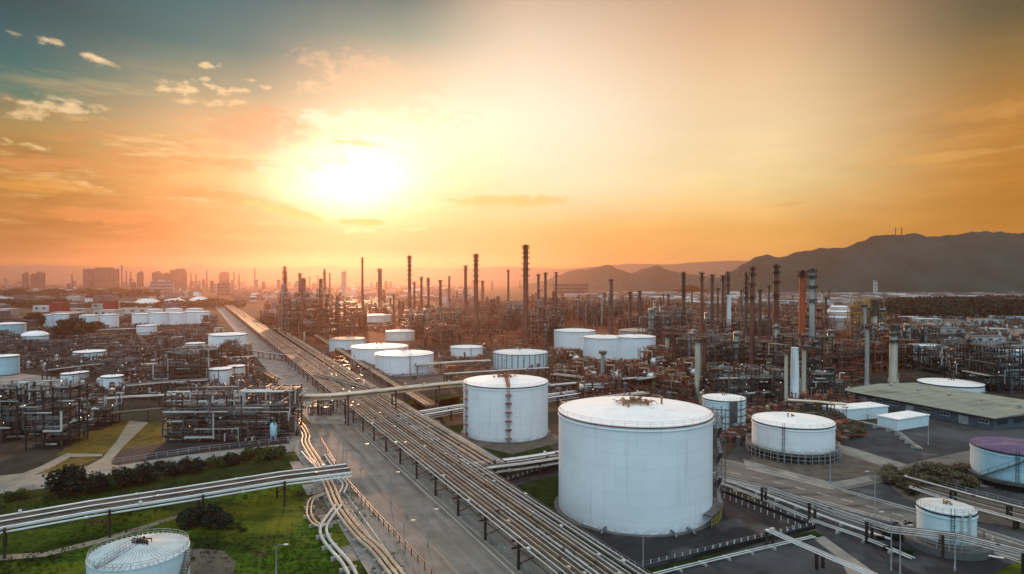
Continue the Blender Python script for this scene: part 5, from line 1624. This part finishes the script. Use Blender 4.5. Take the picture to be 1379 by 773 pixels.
# ------------------------------------------------------------------ vegetation
def leaf_mesh(name, m, seed, n, blobs, size, flat=1.0):
    q = random.Random(seed); vs, fs = [], []
    for k in range(n):
        c, r = q.choice(blobs)
        d = Vector((q.gauss(0, 1), q.gauss(0, 1), q.gauss(0, 1))).normalized() * (q.random() ** .4) * r * q.uniform(.8, 1.15)
        p = Vector(c) + Vector((d.x, d.y, d.z * flat))
        if p.z < .05: p.z = .05 + q.random() * .3
        s = size * q.uniform(.5, 1.4)
        u = Vector((q.gauss(0, 1), q.gauss(0, 1), q.gauss(0, .6))).normalized(); w = u.cross(Vector((q.gauss(0, 1), q.gauss(0, 1), q.gauss(0, 1)))).normalized()
        o = len(vs)
        vs += [tuple(p - u * s), tuple(p + w * s * .55), tuple(p + u * s), tuple(p - w * s * .55)]
        fs.append((o, o + 1, o + 2, o + 3))
    me = bpy.data.meshes.new(name); me.from_pydata(vs, [], fs); me.materials.append(MATS[m]); me.update()
    return me
SHR = []
for s in range(5):
    q = random.Random(400 + s)
    bl = [((q.uniform(-1.6, 1.6), q.uniform(-1.2, 1.2), q.uniform(.5, 1.7)), q.uniform(.6, 1.25)) for _ in range(7)]
    fm = leaf_mesh('foliage', ['leaf', 'leaf_dark', 'leaf_dark', 'leaf_olive', 'leaf'][s], s, 1500, bl, .2, .9)
    sb = MB()
    for k in range(6):
        c, r = q.choice(bl); sb.tube([(q.uniform(-.2, .2), q.uniform(-.2, .2), 0), (c[0] * .5, c[1] * .5, c[2] * .6), c], [.07, .05, .02], 5)
    SHR.append((fm, sb.mesh('stem', 'bark')))
def shrub(px, py, sc, label, group=None, k=None, q=random.Random(8), pos=None):
    p = pos or G(px, py); k = q.randrange(5) if k is None else k
    t = thing('shrub', label, 'shrub', (p.x, p.y, .05), q.uniform(0, 6.28), group)
    t.scale = (sc * q.uniform(.85, 1.2), sc * q.uniform(.85, 1.2), sc * q.uniform(.8, 1.15))
    link('foliage', SHR[k][0], t); link('stem', SHR[k][1], t)
    return t
shrub(78, 669, 2.5, 'largest dark shrub at the left end of the row along the lawn road', k=1)
shrub(20, 674, 1.0, 'small shrub standing alone at the far left lawn edge', k=0)
q = random.Random(77)
row = [(100, 666), (118, 664), (128, 662), (148, 659), (160, 655), (172, 652), (184, 651), (196, 648), (230, 640), (243, 638), (252, 637), (270, 633), (290, 630), (300, 627), (310, 626), (330, 621), (345, 620), (366, 617), (376, 616)]
for i, (px, py) in enumerate(row):
    shrub(px, py, q.uniform(1.0, 1.7), 'dark green shrub in the row along the lawn road', 'shrubs in the row along the lawn road', k=q.choice((1, 2, 4)))
for px, py, s in [(250, 706, 1.3), (262, 709, 1.55), (274, 708, 1.6), (287, 709, 1.55), (298, 711, 1.2)]:
    shrub(px, py, s, 'dark shrub in the clump on the lawn behind the ribbed-roof tank', 'shrub clump on the lawn', k=q.choice((1, 2)))
for px, py, s in [(310, 712, .55), (325, 716, .45), (318, 709, .4)]:
    shrub(px, py, s, 'low green bush just right of the lawn shrub clump', 'low bushes beside the lawn clump', k=0)
for i in range(26):
    px, py = q.choice(((q.uniform(1195, 1245), q.uniform(640, 664)), (q.uniform(1240, 1310), q.uniform(632, 655))))
    shrub(px, py, q.uniform(.6, 1.3), 'scrubby olive shrub in the bed before the blue purple-roofed tank', 'olive scrub before the blue tank', k=3)
for i in range(36):
    px, py = q.uniform(1066, 1158), q.uniform(552, 576)
    if px > 1128: py = q.uniform(574, 590)
    p = G(px, py)
    if not all((p.x - a) ** 2 + (p.y - c) ** 2 > (r + 2) ** 2 for a, c, r in TANKS): continue
    shrub(px, py, q.uniform(.7, 1.5), 'scrubby olive shrub among pipework right of the pedestal tank', 'olive scrub right of the pedestal tank', k=q.choice((3, 3, 4)))
for i in range(16):
    shrub(q.uniform(1180, 1235), q.uniform(705, 750), q.uniform(.3, .6), 'tiny dark shrub at the foot of the small cyan tank', 'tiny shrubs by the small cyan tank', k=2)

TRE = []
for s in range(4):
    q = random.Random(500 + s)
    bl = [((q.gauss(0, 1.7), q.gauss(0, 1.7), q.uniform(3.2, 7.5)), q.uniform(1.0, 2.0)) for _ in range(11)]
    cm = leaf_mesh('crown', ['leaf', 'leaf_dark', 'leaf_dark', 'leaf_olive'][s], 50 + s, 1500 if s == 3 else 2200, bl, .26 if s == 3 else .36, .85)
    sb = MB(); sb.tube([(0, 0, 0), (.1, 0, 2), (.15, .1, 4.5), (.1, .1, 6.5)], [.32, .24, .15, .05], 7)
    for k in range(6):
        c, r = bl[k]; z = q.uniform(1.8, 4); sb.tube([(.1, .05, z), (c[0] * .5, c[1] * .5, (z + c[2]) / 2 + .4), c], [.12, .08, .03], 5)
    TRE.append((cm, sb.mesh('trunk', 'bark')))
def tree(px, py, h, label, group=None, k=None, q=random.Random(3)):
    p = G(px, py); k = q.randrange(4) if k is None else k
    t = thing('tree', label, 'tree', (p.x, p.y, 0), q.uniform(0, 6.28), group)
    sc = h / 8.5; t.scale = (sc * q.uniform(.9, 1.3), sc * q.uniform(.9, 1.3), sc)
    link('crown', TRE[k][0], t); link('trunk', TRE[k][1], t)
q = random.Random(12)
for px, py, h in [(84, 456, 15), (92, 460, 14), (100, 458, 17), (110, 460, 12), (117, 456, 13), (126, 452, 11), (48, 440, 14), (42, 443, 12), (54, 442, 12)]:
    tree(px, py, h, 'dark tree in the clump between the left domed and pale tanks', 'dark trees between the left tanks', k=q.choice((1, 2)))
for px, py, h in [(300, 482, 9), (308, 483, 12), (316, 484, 9), (270, 480, 8), (278, 482, 7), (330, 480, 8), (255, 456, 7), (224, 455, 7), (236, 453, 8)]:
    tree(px, py, h, 'ragged olive tree in front of the large tank by the corridor', 'olive trees before the large left tank', k=3)
for i in range(9):
    px, py = q.choice(((q.uniform(780, 900), q.uniform(500, 535)), (q.uniform(740, 800), q.uniform(478, 505)), (q.uniform(905, 950), q.uniform(530, 548))))
    p = G(px, py)
    if not all((p.x - a) ** 2 + (p.y - c) ** 2 > (r + 4) ** 2 for a, c, r in TANKS): continue
    tree(px, py, q.uniform(4, 8), 'ragged olive brown tree among pipework before the white tank cluster', 'olive trees before the white tank cluster', k=3)
# tufts and weeds in the rough grass
q = random.Random(808); vs, fs = [], []
def tuft(p, s):
    for k in range(5):
        u = Vector((q.gauss(0, .5), q.gauss(0, .5), 1)).normalized() * s * q.uniform(.6, 1.3); w = Vector((q.gauss(0, 1), q.gauss(0, 1), 0)).normalized() * s * .28
        b0 = p + Vector((q.gauss(0, s * .5), q.gauss(0, s * .5), 0)); o = len(vs)
        vs.extend([tuple(b0 - w), tuple(b0 + w), tuple(b0 + u)]); fs.append((o, o + 1, o + 2))
for k in range(9000):
    px, py = q.uniform(-10, 545), 640 + 135 * q.random()
    edge = 432 + (py - 596) * .80
    if px > edge or py < 668 - px * .105: continue
    p = G(px, py, .03)
    if (p.x - TANKS[6][0]) ** 2 + (p.y - TANKS[6][1]) ** 2 < (TANKS[6][2] + 1.6) ** 2: continue
    if math.sin(p.x * .31) + math.sin(p.y * .23 + p.x * .11) + q.gauss(0, .8) < .2: continue
    tuft(p, q.uniform(.15, .42))
me = bpy.data.meshes.new('grass'); me.from_pydata(vs, [], fs); me.materials.append(MATS['grass']); me.update()
tag(link('grass', me), None, None, None, 'stuff')
# dark woods far off (a mass of leaf clumps)
def wood(poly_px, count, seed, m, h=9):
    q = random.Random(seed); vs, fs = [], []
    for k in range(count):
        px = q.uniform(poly_px[0], poly_px[1]); D = q.uniform(poly_px[2], poly_px[3]); x = (px - PCX) / F * D
        z = h * (q.random() ** .5) * (.75 + .35 * math.sin(x * .021) + .2 * math.sin(x * .07 + D * .05)); s = q.uniform(1.5, 3.6)
        u = Vector((q.gauss(0, 1), q.gauss(0, .7), q.gauss(0, .5))).normalized(); w = u.cross(Vector((q.gauss(0, 1), q.gauss(0, 1), q.gauss(0, 1)))).normalized()
        p = Vector((x, D, max(z, .3))); o = len(vs)
        vs += [tuple(p - u * s), tuple(p + w * s * .7), tuple(p + u * s), tuple(p - w * s * .7)]; fs.append((o, o + 1, o + 2, o + 3))
    me = bpy.data.meshes.new('distant_wood'); me.from_pydata(vs, [], fs); me.materials.append(MATS[m]); me.update()
    tag(link('distant_wood', me), None, None, None, 'stuff')
wood((1150, 1500, 760, 1060), 34000, 1, 'leaf_dark', 14)
wood((1190, 1500, 1250, 1330), 5000, 2, 'leaf_dark', 9)
wood((-140, 215, 1350, 1900), 26000, 3, 'leaf_dark', 16)
wood((-140, 330, 1000, 1150), 6000, 4, 'leaf_dark', 9)

# ------------------------------------------------------------------ street furniture, fences, cars
def lamp(px, py, h, label, arm=1, group=None):
    p = G(px, py)
    t = thing('street_lamp', label, 'street lamp', (p.x, p.y, .1), 0, group)
    b = MB(); b.lathe((0, 0, 0), [(.16, 0), (.16, .6), (.1, .7), (.07, h)], 10)
    b.tube([(0, 0, h - .05), (.4 * arm, 0, h + .25), (1.3 * arm, 0, h + .35)], .05, 6); b.build('post', 'lamp_post', t)
    b = MB(); b.box((1.55 * arm, 0, h + .34), (.7, .28, .14)); b.build('lamp_head', 'lamp_head', t)
lamp(1118, 652, 7.5, 'street lamp at the road junction right of the pedestal tank', -1)
lamp(1178, 697, 8.5, 'street lamp beside the right road left of the small cyan tank', -1)
lamp(1200, 770, 9.0, 'tall lamp post left of the two near the bottom right corner', -1)
lamp(1212, 776, 7.5, 'thin lamp post right of the two near the bottom right corner', 1)
lamp(866, 772, 6.2, 'slim lamp post at the lower corner of the dark fenced yard', 1)
lamp(544, 746, 5.2, 'slim lamp post on the verge beside the long road', 1)
lamp(372, 777, 4.6, 'thin dark pole on the lawn near the bottom edge', 1)
lamp(1286, 770, 6, 'lamp post in front of the deck of the small cyan tank', 1)
lamp(1250, 600, 7, 'street lamp below the white sheds, beside the right road', -1)
lamp(1027, 604, 7, 'slim lamp post just left of the pedestal tank', 1)
for px, py in [(455, 560), (470, 590), (500, 628), (540, 672), (590, 730)]:
    lamp(px - 14, py + 6, 6, 'slim lamp post along the left kerb of the long road', 1, 'lamp posts along the long road')

def fence(label, pts, h=1.3, step=2.5, m='steel_galv', base=None, name='fence'):
    P = [Vector((p[0], p[1], 0)) for p in pts]; o = P[0].copy(); P = [p - o for p in P]
    t = thing(name, label, 'fence', (o.x, o.y, .14))
    b = MB()
    for z in (h * .55, h):
        for a, c2 in zip(P, P[1:]): b.beam(a + Vector((0, 0, z)), c2 + Vector((0, 0, z)), .08)
    b.build('rail', 'steel_grey' if m == 'pipe_white' else m, t)
    me = None; n = 0
    for p, d in walk(P, step):
        if n >= 100: break
        if me is None: bb = MB(); bb.beam((0, 0, 0), (0, 0, h + .05), .12); me = bb.mesh('post', m)
        link('post', me, t, tuple(p)); n += 1
    if base:
        b = MB()
        for a, c2 in zip(P, P[1:]): b.beam(a + Vector((0, 0, .3)), c2 + Vector((0, 0, .3)), .5, .6)
        b.build('kerb_wall', base, t)
    return t
fence('low pale bund wall with railing round the biggest tank', [G(*p) for p in [(752, 628), (668, 655), (858, 769), (1097, 712), (968, 662)]], 1.1, 1.6, m='pipe_white', base='yard_dark')
fence('second railing inside the right corner of the dark yard', [G(*p) for p in [(968, 668), (1078, 712), (960, 742)]], .8, 1.6, m='pipe_white')
fence('wire fence between the lawn and the long road', [G(*p) for p in [(432, 596), (462, 648), (502, 694), (556, 752), (600, 800)]], 1.4, 3, m='steel_dark')
fence('fence along the upper edge of the left perimeter road', [G(*p) for p in [(150, 627), (250, 611), (330, 602), (398, 594)]], 1.3, 2.5)
fence('fence along the lawn side of the left perimeter road', [G(*p) for p in [(-120, 683), (0, 667), (110, 654), (180, 642)]], 1.1, 2.5)
fence('railing along the left edge of the corridor pavement', [(rackx(Y, 4.4), Y) for Y in (60, 130, 205)], 1.1, 2)
fence('railing on the near side of the right road', [G(*p) for p in [(962, 650), (1060, 672), (1160, 698), (1210, 712)]], 1.1, 2)
fence('railing before the pipe bed of the blue purple-roofed tank', [G(*p) for p in [(1190, 650), (1230, 645), (1300, 664), (1400, 690)]], 1.1, 2)
fence('dark fence wall behind the domed cyan tank at left', [G(*p) for p in [(16, 476), (60, 478), (110, 474)]], 5, 5, m='steel_dark', base='wall_dark')
